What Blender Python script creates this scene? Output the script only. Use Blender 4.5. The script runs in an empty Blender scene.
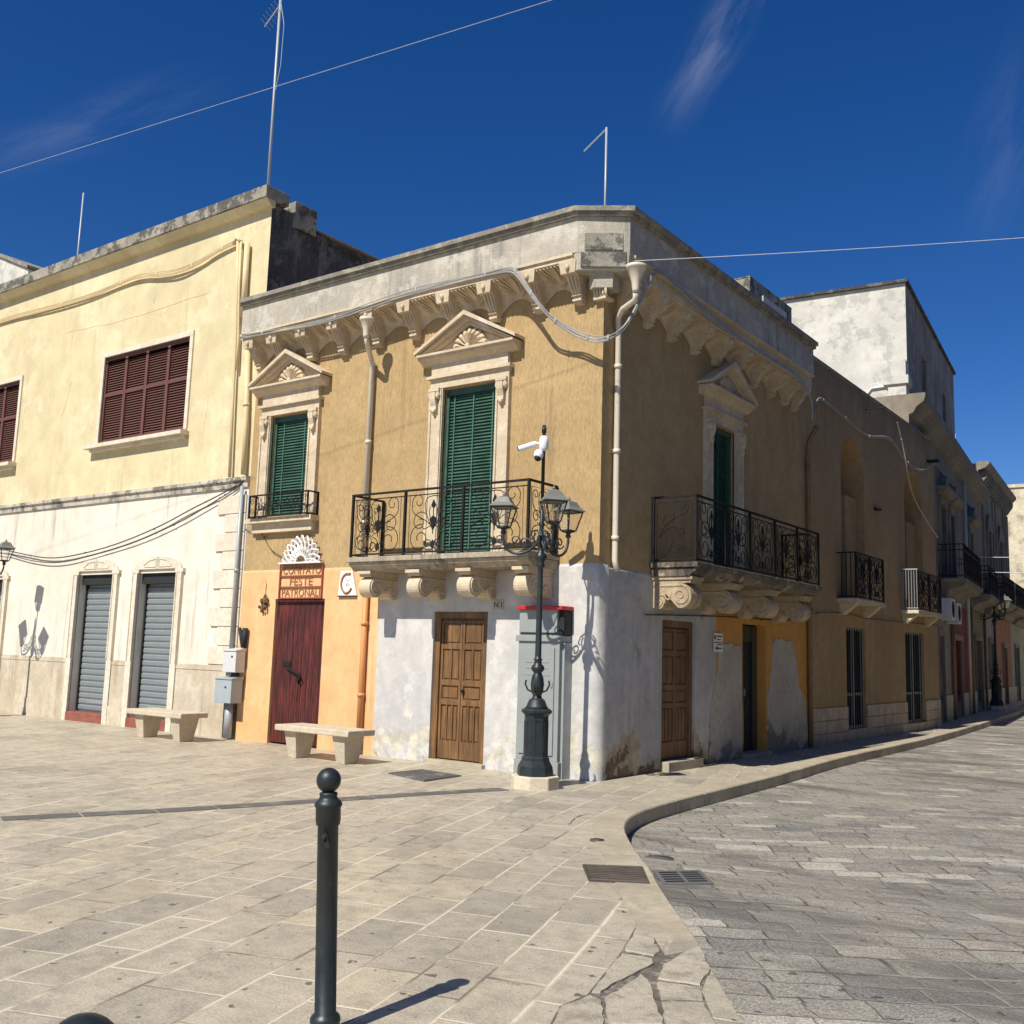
import bpy, bmesh, math, random
from mathutils import Vector, Matrix
random.seed(7)
S = bpy.context.scene
R = math.radians
# ------------------------------------------------------------------ camera
f_px, yaw, pitch, roll = 1010.118, 0.637738717, 0.138222578, 0.0309051044
CAM = Vector((7.048, -11.497, 1.62))
fw = Vector((-math.sin(yaw)*math.cos(pitch), math.cos(yaw)*math.cos(pitch), math.sin(pitch)))
r0 = fw.cross(Vector((0, 0, 1))).normalized(); u0 = r0.cross(fw)
rr = r0*math.cos(roll)+u0*math.sin(roll); uu = -r0*math.sin(roll)+u0*math.cos(roll)
cam = bpy.data.objects.new('camera', bpy.data.cameras.new('camera')); S.collection.objects.link(cam)
m = Matrix((rr, uu, -fw)).transposed().to_4x4(); m.translation = CAM
cam.matrix_world = m
cam.data.sensor_width = 36; cam.data.lens = f_px/1024*36
cam.data.clip_start = 0.05; cam.data.clip_end = 2000
S.camera = cam
# ------------------------------------------------------------------ light
EL = R(48.5); AZ = R(1.2)           # light travels towards +y, a hair towards +x
sun = bpy.data.objects.new('sun', bpy.data.lights.new('sun', 'SUN')); S.collection.objects.link(sun)
sun.data.energy = 5.0; sun.data.angle = R(0.5); sun.data.color = (1, 0.95, 0.86)
ld = Vector((math.sin(AZ)*math.cos(EL), math.cos(AZ)*math.cos(EL), -math.sin(EL)))
sun.rotation_euler = ld.to_track_quat('-Z', 'Y').to_euler(); sun.location = (0, -30, 30)
W = bpy.data.worlds.new('World'); S.world = W; W.use_nodes = True
wn = W.node_tree; wn.nodes.clear()
sky = wn.nodes.new('ShaderNodeTexSky'); sky.sky_type = 'NISHITA'; sky.sun_disc = False
sky.sun_elevation = EL; sky.sun_rotation = R(180)+AZ
sky.altitude = 1500; sky.air_density = 1.0; sky.dust_density = 0.15; sky.ozone_density = 4.5
bg = wn.nodes.new('ShaderNodeBackground'); bg.inputs[1].default_value = 0.058
wo = wn.nodes.new('ShaderNodeOutputWorld')
tc = wn.nodes.new('ShaderNodeTexCoord')
def wm(op, a, b=0.0):
    x = wn.nodes.new('ShaderNodeMath'); x.operation = op
    for k, q in enumerate((a, b)):
        if isinstance(q, float): x.inputs[k].default_value = q
        else: wn.links.new(q, x.inputs[k])
    return x.outputs[0]
def wdot(v):
    x = wn.nodes.new('ShaderNodeVectorMath'); x.operation = 'DOT_PRODUCT'; wn.links.new(tc.outputs['Generated'], x.inputs[0]); x.inputs[1].default_value = v; return x.outputs['Value']
def wramp(v, a, b, c, d):
    x = wn.nodes.new('ShaderNodeMapRange'); wn.links.new(v, x.inputs[0]); x.interpolation_type = 'SMOOTHSTEP'
    for k, q in zip((1, 2, 3, 4), (a, b, c, d)): x.inputs[k].default_value = q
    return x.outputs[0]
tot = None      # three faint cirrus wisps fixed in the sky: centre, streak direction, half width, half length, density
for c, t, hw, hl, amt in (((-.355, .762, .541), (.47, .20, .87), .030, .10, .17), ((-.785, .435, .44), (.73, .49, .32), .030, .15, .07), ((-.145, .885, .44), (.32, .08, .95), .05, .12, .045)):
    c = Vector(c).normalized(); t = Vector(t); t = (t-c*t.dot(c)).normalized(); q = c.cross(t)
    dp, dt = wm('SUBTRACT', wdot(q), 0.0), wdot(t)
    cv = wn.nodes.new('ShaderNodeCombineXYZ'); wn.links.new(dp, cv.inputs[0]); wn.links.new(dt, cv.inputs[1])
    mp = wn.nodes.new('ShaderNodeMapping'); mp.inputs['Scale'].default_value = (34, 8, 1); wn.links.new(cv.outputs[0], mp.inputs[0])
    nz = wn.nodes.new('ShaderNodeTexNoise'); nz.inputs['Scale'].default_value = 1.0; nz.inputs['Detail'].default_value = 9; nz.inputs['Roughness'].default_value = .62; wn.links.new(mp.outputs[0], nz.inputs['Vector'])
    k = wm('MULTIPLY', wramp(wm('ABSOLUTE', dp), 0, hw, 1, 0), wramp(wm('ABSOLUTE', dt), 0, hl, 1, 0))
    k = wm('MULTIPLY', k, wramp(nz.outputs[0], .36, .70, 0, amt))
    tot = k if tot is None else wm('MAXIMUM', tot, k)
mu = wm('ADD', tot, 0.0)
mc = wn.nodes.new('ShaderNodeMix'); mc.data_type = 'RGBA'; mc.inputs[7].default_value = (11, 11.5, 12.5, 1)
hs = wn.nodes.new('ShaderNodeHueSaturation'); hs.inputs['Saturation'].default_value = 1.30; hs.inputs['Value'].default_value = 1.32; hs.inputs['Hue'].default_value = .512
wn.links.new(sky.outputs[0], hs.inputs['Color'])
wn.links.new(mu, mc.inputs[0]); wn.links.new(hs.outputs[0], mc.inputs[6])
wn.links.new(mc.outputs[2], bg.inputs[0]); wn.links.new(bg.outputs[0], wo.inputs[0])
S.view_settings.view_transform = 'Standard'; S.view_settings.look = 'None'
S.view_settings.exposure = 0.32; S.view_settings.gamma = 1
# ------------------------------------------------------------------ material helpers
class N:
    def __init__(s, name):
        s.m = bpy.data.materials.new(name); s.m.use_nodes = True; s.t = s.m.node_tree
        s.b = s.t.nodes['Principled BSDF']; s.g = s.n('ShaderNodeNewGeometry').outputs['Position']
        s.tc = s.n('ShaderNodeTexCoord')
    def n(s, ty, **k):
        x = s.t.nodes.new(ty)
        for a, v in k.items(): setattr(x, a, v)
        return x
    def l(s, a, b):
        if hasattr(a, 'links') or hasattr(a, 'is_linked'): s.t.links.new(a, b)
        else: b.default_value = a
    def math(s, op, a, b=0.0, c=0.0):
        x = s.n('ShaderNodeMath', operation=op); s.l(a, x.inputs[0]); s.l(b, x.inputs[1]); s.l(c, x.inputs[2]); return x.outputs[0]
    def vec(s, v, sc, rot=(0, 0, 0)):
        x = s.n('ShaderNodeMapping'); s.l(v, x.inputs[0]); x.inputs['Scale'].default_value = sc; x.inputs['Rotation'].default_value = rot; return x.outputs[0]
    def noise(s, v, scale=1, det=5, rough=.55, col=False):
        x = s.n('ShaderNodeTexNoise'); s.l(v, x.inputs['Vector']); x.inputs['Scale'].default_value = scale
        x.inputs['Detail'].default_value = det; x.inputs['Roughness'].default_value = rough; return x.outputs[1 if col else 0]
    def ramp(s, v, a, b, lo=0.0, hi=1.0, smooth=False):
        x = s.n('ShaderNodeMapRange'); s.l(v, x.inputs[0])
        for i, q in zip((1, 2, 3, 4), (a, b, lo, hi)): x.inputs[i].default_value = q
        if smooth: x.interpolation_type = 'SMOOTHSTEP'
        return x.outputs[0]
    def mix(s, f, a, b, mode='MIX'):
        x = s.n('ShaderNodeMix', data_type='RGBA', blend_type=mode); s.l(f, x.inputs[0])
        for i, q in ((6, a), (7, b)):
            if isinstance(q, tuple): x.inputs[i].default_value = (*q[:3], 1)
            else: s.l(q, x.inputs[i])
        return x.outputs[2]
    def sep(s, v):
        x = s.n('ShaderNodeSeparateXYZ'); s.l(v, x.inputs[0]); return x.outputs
    def comb(s, a, b, c=0.0):
        x = s.n('ShaderNodeCombineXYZ'); s.l(a, x.inputs[0]); s.l(b, x.inputs[1]); s.l(c, x.inputs[2]); return x.outputs[0]
    def bump(s, h, st=.3, dist=.01, prev=None):
        x = s.n('ShaderNodeBump'); s.l(h, x.inputs['Height']); x.inputs['Strength'].default_value = st; x.inputs['Distance'].default_value = dist
        if prev is not None: s.l(prev, x.inputs['Normal'])
        return x.outputs[0]
    def out(s, col, rough=.8, normal=None, metal=0.0, spec=.5):
        if isinstance(col, tuple): s.b.inputs['Base Color'].default_value = (*col, 1)
        else: s.l(col, s.b.inputs['Base Color'])
        s.l(rough, s.b.inputs['Roughness']); s.l(metal, s.b.inputs['Metallic']); s.b.inputs['Specular IOR Level'].default_value = spec
        if normal is not None: s.l(normal, s.b.inputs['Normal'])
        return s.m
def sc(c, k): return tuple(min(1, x*k) for x in c)
def surf(name, c1, c2=None, scale=1.2, grain=45, gamt=.16, rough=.85, bump=.3, bdist=.01, streak=None, stain=None, peel=None, comb=False, local=False, metal=0.0, spec=.35, topdirt=None):
    """plaster / stone / paint with mottling, vertical streaks, stains and peeled patches"""
    n = N(name); P = n.tc.outputs['Object'] if local else n.g
    c2 = c2 or sc(c1, .8)
    big = n.noise(P, scale, 7, .6)
    col = n.mix(n.ramp(big, .41, .60), c1, c2)
    mid = n.noise(P, scale*6, 6, .6)
    col = n.mix(n.ramp(mid, .40, .64, 0, .55), col, sc(c2, .80))
    if streak:
        st = n.noise(n.vec(P, (6, 6, .32)), 1.1, 8, .7)
        wide = n.ramp(n.noise(n.vec(P, (1, 1, .45)), .9, 4, .6), .44, .60)
        col = n.mix(n.math('MULTIPLY', n.ramp(st, streak[1]-.045, streak[1]+.09, 0, min(1, streak[2]*1.3)), wide), col, streak[0])
    if stain:      # (colour, threshold, amount, scale)
        st = n.noise(P, stain[3], 9, .68)
        col = n.mix(n.ramp(st, stain[1]-.03, stain[1]+.03, 0, stain[2]), col, stain[0])
    if topdirt:    # (colour, z level, height, amount)
        z = n.sep(P)[2]; q = n.noise(n.vec(P, (4, 4, .5)), 1.5, 7, .65)
        k = n.math('ADD', n.math('DIVIDE', n.math('SUBTRACT', z, topdirt[1]), topdirt[2]), n.math('MULTIPLY', n.math('SUBTRACT', q, .5), 4.0))
        col = n.mix(n.ramp(k, -.1, 1.2, 0, topdirt[3]), col, topdirt[0])
    h = n.noise(P, grain, 4, .6)
    if peel:       # list of (colour, z0, softness, scale, edge colour)
        z = n.sep(P)[2]
        for (pc, z0, sf, psc) in peel:
            q = n.noise(P, psc, 10, .66)
            k = n.math('ADD', n.math('DIVIDE', n.math('SUBTRACT', z0, z), sf), n.math('MULTIPLY', n.math('SUBTRACT', q, .5), 8.0))
            mk = n.ramp(k, 0, .10)
            col = n.mix(mk, col, n.mix(n.ramp(mid, .42, .60), pc, sc(pc, .70)))
            h = n.math('SUBTRACT', h, n.math('MULTIPLY', mk, 1.2))
    col = n.mix(n.ramp(h, .25, .75, 0, 1), n.mix(gamt, col, (0, 0, 0)), n.mix(gamt*.25, col, (1, 1, 1)))
    if comb:
        cb = n.noise(n.vec(P, (42, 42, 8)), 1.0, 4, .65)
        col = n.mix(n.ramp(cb, .45, .62, 0, .42), col, sc(c1, .45))
        nb = n.bump(cb, 1.0, .02); nb = n.bump(h, .3, .006, nb)
    else:
        nb = n.bump(h, bump, bdist); nb = n.bump(mid, .35, .02, nb)
    return n.out(col, rough, nb, metal, spec)
def wood(name, c1, c2, sc_=1.0, rough=.55, along=2):
    n = N(name); P = n.g
    v = [22, 22, 22]; v[along] = 1.2
    g = n.noise(n.vec(P, tuple(q*sc_ for q in v)), 1.6, 8, .65)
    b = n.noise(P, 1.7, 4)
    col = n.mix(n.ramp(g, .42, .58), c1, c2); col = n.mix(n.ramp(b, .4, .62, 0, .5), col, sc(c2, .6))
    return n.out(col, rough, n.bump(g, .5, .008), 0, .4)
def paint(name, c, rough=.4, var=.2, metal=0.0, spec=.5, local=True, rust=None):
    n = N(name); P = n.tc.outputs['Object'] if local else n.g
    a = n.noise(P, 5, 7, .65); col = n.mix(n.ramp(a, .35, .7, 0, var), c, sc(c, .45) if max(c) > .1 else sc(c, 2.4))
    if rust: col = n.mix(n.ramp(n.noise(P, 14, 8, .7), .58, .68, 0, rust[1]), col, rust[0])
    h = n.noise(P, 60, 3)
    return n.out(col, n.ramp(a, .3, .7, rough*.8, min(1, rough*1.35)), n.bump(h, .15, .003), metal, spec)

def slabs(name, ang, wid, length, cols, joint, jw, jn, rough, warp=.0, grime=None, patch=None, lift=1.0, eb=.8, rough_stone=.25):
    n = N(name); P = n.g
    jit = n.noise(P, jn[0], 3, .6, True)
    P2 = n.n('ShaderNodeVectorMath', operation='MULTIPLY_ADD'); n.l(jit, P2.inputs[0]); P2.inputs[1].default_value = (jn[1],)*3; n.l(P, P2.inputs[2])
    lo = n.noise(n.vec(P, (.12, .12, .12)), 1, 1, .5, True)
    P3 = n.n('ShaderNodeVectorMath', operation='MULTIPLY_ADD'); n.l(lo, P3.inputs[0]); P3.inputs[1].default_value = (warp,)*3; n.l(P2.outputs[0], P3.inputs[2])
    x, y, z = n.sep(P3.outputs[0])
    c, s_ = math.cos(R(ang)), math.sin(R(ang))
    u = n.math('ADD', n.math('MULTIPLY', x, c), n.math('MULTIPLY', y, s_))
    v = n.math('SUBTRACT', n.math('MULTIPLY', y, c), n.math('MULTIPLY', x, s_))
    vr = n.math('ADD', v, n.math('MULTIPLY', n.math('SUBTRACT', n.noise(n.comb(v, 3.1), 2.0, 1), .5), wid*1.5))
    vv = n.math('DIVIDE', vr, wid); row = n.math('FLOOR', vv); fv = n.math('FRACT', vv)
    wr = n.n('ShaderNodeTexWhiteNoise', noise_dimensions='1D'); n.l(row, wr.inputs['W']); rnd = wr.outputs[0]
    off = n.math('MULTIPLY', rnd, 17.3)
    w1 = n.noise(n.comb(n.math('MULTIPLY', u, 1.1/length), n.math('MULTIPLY', row, 7.7)), 1.0, 1)
    uc = n.math('ADD', n.math('ADD', n.math('DIVIDE', u, length), off), n.math('MULTIPLY', w1, .55))
    cell = n.math('FLOOR', uc); fu = n.math('FRACT', uc)
    wc = n.n('ShaderNodeTexWhiteNoise', noise_dimensions='2D'); n.l(n.comb(row, cell), wc.inputs['Vector'])
    cv = wc.outputs[0]; ccol = wc.outputs[1]
    ev = n.math('MULTIPLY', n.math('MINIMUM', fv, n.math('SUBTRACT', 1.0, fv)), wid)
    eu = n.math('MULTIPLY', n.math('MINIMUM', fu, n.math('SUBTRACT', 1.0, fu)), length)
    e = n.math('MINIMUM', ev, eu)
    jm = n.ramp(e, jw*.55, jw, 1, 0)
    a, b = cols[0], cols[1]
    col = n.mix(cv, a, b)
    s1, s2, s3 = n.sep(ccol)
    col = n.mix(n.ramp(s2, .62, .66, 0, 1), col, n.mix(s3, cols[2], cols[3]))
    if len(cols) > 4: col = n.mix(n.ramp(s1, .86, .87), col, cols[4])
    big = n.noise(P, .7, 5, .6); mid = n.noise(P, 6, 8, .7); fine = n.noise(P, 70, 4, .7)
    col = n.mix(n.ramp(mid, .42, .62, 0, .6), col, n.mix(.6, col, (.09, .075, .055)))
    col = n.mix(n.ramp(big, .44, .62, 0, .4), col, n.mix(.5, col, (.55, .47, .34)))
    col = n.mix(n.ramp(fine, .38, .62), n.mix(rough_stone, col, (0, 0, 0)), n.mix(rough_stone*.3, col, (1, 1, 1)))
    if grime:
        gr = n.noise(n.vec(P, grime[1]), 1, 6, .62)
        col = n.mix(n.ramp(gr, .50, .62, 0, grime[2]), col, grime[0])
    spots = n.noise(P, 11, 2, .5); col = n.mix(n.ramp(spots, .685, .70, 0, .75), col, (.05, .045, .04))
    jr = n.noise(P, 1.3, 4, .6)
    jcol = n.mix(n.ramp(jr, joint[2]-.07, joint[2]+.05), joint[0], joint[1])
    jc2 = n.mix(n.ramp(e, jw, jw*3.2, .55, 0), col, jcol)
    col = n.mix(jm, jc2, jcol)
    edge = n.ramp(e, 0, jw*2.6, 0, 1, True)
    tilt = n.math('ADD', n.math('MULTIPLY', s1, n.math('SUBTRACT', fu, .5)), n.math('MULTIPLY', s2, n.math('SUBTRACT', fv, .5)))
    nb = n.bump(n.math('ADD', edge, n.math('MULTIPLY', tilt, .25*lift)), eb, .02)
    nb = n.bump(mid, .5*lift, .02, nb); nb = n.bump(fine, .5*lift, .005, nb)
    return n.out(col, n.ramp(mid, .3, .7, rough[0], rough[1]), nb, 0, .4)

M = {}
M['ochre'] = surf('ochre_stucco', (.53, .365, .165), (.47, .315, .135), .5, 90, .12, comb=True, streak=((.27, .18, .085), .54, .45), topdirt=((.30, .21, .11), 6.35, .6, .45))
M['orange'] = surf('orange_paint', (.77, .46, .215), (.70, .40, .175), .7, 50, .07, .8, .25, streak=((.84, .60, .36), .56, .5), stain=((.35, .2, .1), .70, .5, 2.2), peel=[((.62, .52, .38), -.16, .25, 4)])
M['white'] = surf('whitewash_blue', (.60, .575, .53), (.51, .495, .465), .8, 40, .09, .85, .3, .008, streak=((.42, .42, .42), .56, .4), stain=((.66, .64, .58), .58, .6, 2.6), peel=[((.70, .65, .53), .46, .32, 2.6), ((.60, .59, .57), .18, .2, 4.0), ((.46, .38, .26), -.12, .3, 4.5)])
M['greyside'] = surf('weathered_whitewash', (.52, .495, .455), (.42, .40, .37), .9, 40, .12, .88, .45, .015, streak=((.62, .60, .56), .55, .4), stain=((.30, .25, .19), .60, .6, 1.7), peel=[((.50, .41, .28), .30, .42, 1.7), ((.22, .155, .10), .10, .26, 2.1)])
M['amber'] = surf('amber_paint', (.62, .30, .055), (.56, .26, .05), .8, 40, .1, .8, .3, streak=((.5, .24, .05), .55, .4))
M['patch'] = surf('bare_render', (.50, .445, .36), (.41, .36, .285), 1.5, 50, .12, .9, .5, peel=[((.28, .25, .2), .25, .4, 2)])
M['cement'] = surf('parapet_render', (.52, .465, .36), (.42, .38, .305), 1.2, 40, .12, .9, .6, .02, streak=((.20, .19, .17), .54, .6), stain=((.60, .56, .47), .56, .6, 2.6), topdirt=((.19, .18, .16), 7.64, .13, .75))
M['coping'] = surf('coping_weathered', (.30, .27, .21), (.20, .18, .145), 3, 50, .25, .95, .6, .02, stain=((.42, .38, .28), .55, .7, 5))
M['stone'] = surf('carved_stone', (.64, .525, .36), (.56, .45, .305), 1.6, 60, .1, .85, .35, .01, streak=((.36, .29, .2), .60, .35), stain=((.70, .64, .52), .60, .5, 3))
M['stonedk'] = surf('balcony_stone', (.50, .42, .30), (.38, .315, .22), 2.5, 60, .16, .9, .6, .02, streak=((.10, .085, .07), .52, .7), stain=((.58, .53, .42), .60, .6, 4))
M['yellow'] = surf('yellow_plaster', (.68, .58, .345), (.61, .515, .30), .35, 30, .05, .85, .3, .02, topdirt=((.42, .36, .24), 9.35, .5, .4), streak=((.46, .38, .23), .555, .4), stain=((.80, .70, .46), .56, .4, .8))
M['whitelow'] = surf('cream_white_plaster', (.76, .70, .58), (.70, .64, .52), .4, 30, .06, .85, .3, .012, streak=((.36, .33, .27), .575, .6), stain=((.64, .54, .38), .61, .4, 1.3), topdirt=((.40, .36, .30), 4.35, .5, .4))
M['quoin'] = surf('pale_quoin_stone', (.72, .65, .52), (.64, .56, .43), 2, 50, .08, .85, .35, .01, stain=((.62, .48, .3), .60, .4, 3))
M['course'] = surf('stained_string_course', (.62, .56, .45), (.50, .45, .36), 2, 50, .12, .9, .4, .012, streak=((.10, .095, .085), .50, .5), stain=((.09, .085, .075), .555, .8, 2.2))
M['dado'] = surf('travertine', (.62, .54, .40), (.52, .44, .31), 1.5, 60, .12, .8, .4, .01, streak=((.34, .26, .17), .52, .55))
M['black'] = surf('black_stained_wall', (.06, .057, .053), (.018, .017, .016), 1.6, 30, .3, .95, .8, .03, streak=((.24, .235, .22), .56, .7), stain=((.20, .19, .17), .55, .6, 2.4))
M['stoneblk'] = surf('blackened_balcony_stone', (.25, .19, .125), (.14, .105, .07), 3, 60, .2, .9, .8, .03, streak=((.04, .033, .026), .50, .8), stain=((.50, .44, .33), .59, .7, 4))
M['stonewarm'] = surf('stained_carved_stone', (.56, .44, .28), (.44, .335, .21), 2, 60, .14, .88, .6, .02, streak=((.16, .12, .08), .54, .6))  # carved stone with darker stains, for the street balcony corbels
M['lichen'] = surf('lichen_coping', (.40, .36, .28), (.26, .24, .19), 2.2, 40, .2, .95, .6, .02, stain=((.035, .034, .03), .52, .8, 3.2))
M['tallw'] = surf('limewashed_wall', (.66, .635, .56), (.58, .555, .49), .5, 20, .08, .9, .4, .02, streak=((.48, .46, .42), .55, .35), stain=((.36, .35, .31), .55, .6, 1.8))
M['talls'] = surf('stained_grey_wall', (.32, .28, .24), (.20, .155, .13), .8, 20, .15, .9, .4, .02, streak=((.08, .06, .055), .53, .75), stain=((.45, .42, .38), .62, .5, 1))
M['greyst'] = surf('grey_street_stone', (.29, .245, .18), (.20, .17, .125), .6, 30, .1, .9, .4, .012, streak=((.16, .14, .11), .55, .6))
M['annex'] = surf('annex_ochre', (.48, .325, .15), (.40, .265, .12), .5, 60, .12, comb=True, streak=((.25, .165, .08), .53, .45), topdirt=((.17, .12, .07), 7.2, .6, .7))
M['tile'] = surf('dado_tile', (.56, .46, .34), (.42, .33, .235), 2.5, 50, .12, .7, .4, .008, streak=((.22, .13, .07), .58, .6))
M['bayg'] = surf('grimy_grey_plaster', (.40, .36, .30), (.30, .27, .22), .8, 30, .1, .9, .4, .02, streak=((.14, .12, .10), .52, .7), stain=((.16, .14, .12), .58, .6, 1.5))
M['red_plaster'] = surf('red_plaster', (.30, .045, .032), (.20, .03, .024), .7, 30, streak=((.10, .03, .02), .54, .5))
M['pink_plaster'] = surf('pink_plaster', (.46, .18, .10), (.36, .13, .07), .7, 30, streak=((.2, .1, .06), .54, .5))
M['olive_plaster'] = surf('olive_plaster', (.30, .24, .11), (.22, .18, .08), .7, 30, streak=((.10, .09, .05), .55, .6))
M['green_plaster'] = surf('pale_green_plaster', (.36, .37, .28), (.29, .30, .22), .7, 30)
M['farstone'] = surf('far_limestone', (.66, .58, .42), (.52, .44, .3), .9, 20, .1, .9, .4, .02, stain=((.25, .22, .16), .56, .7, .9))
M['shutter'] = paint('green_shutter_paint', (.028, .078, .054), .5, .35)
M['tape'] = paint('shutter_tape', (.05, .16, .115), .6)
M['brownsh'] = paint('brown_shutter_paint', (.135, .052, .038), .55, .3)
M['dark'] = paint('dark_void', (.012, .013, .013), .8)
M['roller'] = paint('roller_steel', (.20, .225, .23), .55, .3)
M['brownwood'] = wood('brown_door_wood', (.235, .122, .045), (.125, .064, .024))
M['brownshade'] = wood('brown_side_door_wood', (.24, .125, .055), (.15, .075, .032))
M['redwood'] = wood('red_door_wood', (.135, .024, .017), (.04, .009, .007), 1, .6)
M['iron'] = paint('wrought_iron', (.010, .009, .009), .7, spec=.25, var=.5, rust=((.10, .035, .015), .6))
M['lampmetal'] = paint('lamp_cast_iron', (.016, .022, .023), .42, .5, .2, rust=((.05, .05, .045), .5))
M['lamproof'] = paint('lamp_grey_roof', (.16, .165, .145), .55, .25)
M['bollard'] = paint('bollard_paint', (.012, .016, .016), .42, .5, .1, rust=((.055, .058, .052), .5))
M['bench'] = surf('bench_stone', (.60, .51, .37), (.52, .44, .31), 3, 70, .12, .75, .3, .006, local=True, stain=((.42, .37, .3), .6, .5, 6))
M['plinth'] = surf('plinth_stone', (.70, .61, .45), (.62, .53, .38), 3, 70, .12, .75, .3, .006, local=True)
M['kerb'] = surf('kerb_stone', (.47, .405, .29), (.37, .315, .22), 1.5, 60, .14, .7, .4, .01, stain=((.32, .27, .2), .6, .6, 2.5))
M['pipe'] = paint('cream_pipe', (.62, .55, .43), .5, .15, local=False, rust=((.3, .2, .1), .5))
M['pipeo'] = paint('orange_pipe', (.60, .27, .09), .5, .15, local=False)
M['pipey'] = paint('yellow_pipe', (.66, .53, .30), .6, .2, local=False, rust=((.4, .36, .28), .7))
M['pipeb'] = paint('brown_pipe', (.22, .14, .07), .6, .3, local=False)
M['zinc'] = paint('grey_metal', (.36, .385, .39), .45, .2, .2)
M['cabinet'] = paint('cabinet_grey', (.275, .295, .28), .5, .25, 0, local=False, rust=((.2, .2, .18), .3))
M['redlid'] = paint('red_lid', (.48, .018, .018), .4, .25, local=False)
M['box'] = paint('meter_box_grey', (.56, .57, .55), .5, .15)
M['boxb'] = paint('junction_box_grey', (.34, .39, .40), .5, .15)
M['cable'] = paint('cable_grey', (.36, .35, .32), .5, .4, local=False)
M['cabled'] = paint('cable_black', (.02, .02, .02), .5, local=False)
M['wire'] = paint('pale_wire', (.75, .77, .8), .4)
M['whitep'] = paint('white_plastic', (.75, .76, .77), .3, .08)
M['cover'] = paint('rusty_iron_cover', (.062, .050, .040), .6, .6, .3, rust=((.11, .05, .025), .5))
M['strip'] = surf('dark_paving_strip', (.12, .115, .105), (.095, .09, .082), 2, 60, .12, .6, .3, .006, stain=((.34, .31, .25), .58, .5, 3))
M['signwhite'] = paint('sign_white', (.72, .70, .66), .5, .12)
M['signred'] = paint('sign_red_iron', (.31, .07, .035), .5, .4)
M['letter'] = paint('sign_letter_brown', (.33, .12, .045), .5, .3)
M['grate'] = paint('grate_iron', (.16, .155, .145), .6, .4, .2)
M['bedm'] = surf('gritty_joint', (.22, .185, .135), (.09, .075, .055), 9, 80, .3, .95, .8, .02, stain=((.42, .37, .28), .56, .8, 7))
M['slabm'] = surf('broken_slab_stone', (.50, .435, .325), (.39, .34, .255), 3, 75, .22, .6, .7, .01, stain=((.25, .21, .155), .57, .6, 6))
M['crackm'] = paint('crack_dirt', (.05, .042, .032), .9, local=False)
M['brick'] = surf('red_step_tile', (.33, .085, .045), (.22, .06, .035), 6, 60, .2)
M['glass'] = (lambda n: n.out((.8, .82, .8), .05, None, 0, .5))(N('lantern_glass'))
M['glass'].node_tree.nodes['Principled BSDF'].inputs['Transmission Weight'].default_value = .9
M['glass'].node_tree.nodes['Principled BSDF'].inputs['Alpha'].default_value = .18
M['flower'] = paint('dried_flowers', (.16, .095, .04), .9, .5)
M['greygl'] = paint('dark_window_glass', (.03, .035, .035), .15, .3)
M['pave'] = slabs('piazza_paving', 107, .345, .62, [(.50, .435, .32), (.43, .375, .275), (.34, .30, .23), (.50, .43, .31), (.53, .45, .31)],
                  ((.17, .14, .10), (.64, .56, .42), .47), .0058, (6, .012), (.40, .66), warp=.9, grime=((.24, .205, .155), (.5, .5, 1), .35), lift=.9, eb=.35)
M['roadm'] = slabs('street_basoli', 36, .235, .40, [(.38, .345, .27), (.27, .25, .20), (.165, .158, .138), (.41, .34, .24), (.56, .51, .40)],
                   ((.12, .105, .085), (.30, .27, .21), .50), .0055, (5, .075), (.42, .75), warp=1.9, grime=((.115, .107, .09), (.22, .9, 1), .8), lift=2.6, eb=.6, rough_stone=.5)
M['ground'] = surf('far_ground', (.35, .31, .24), (.28, .25, .2), .3, 5)
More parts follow.
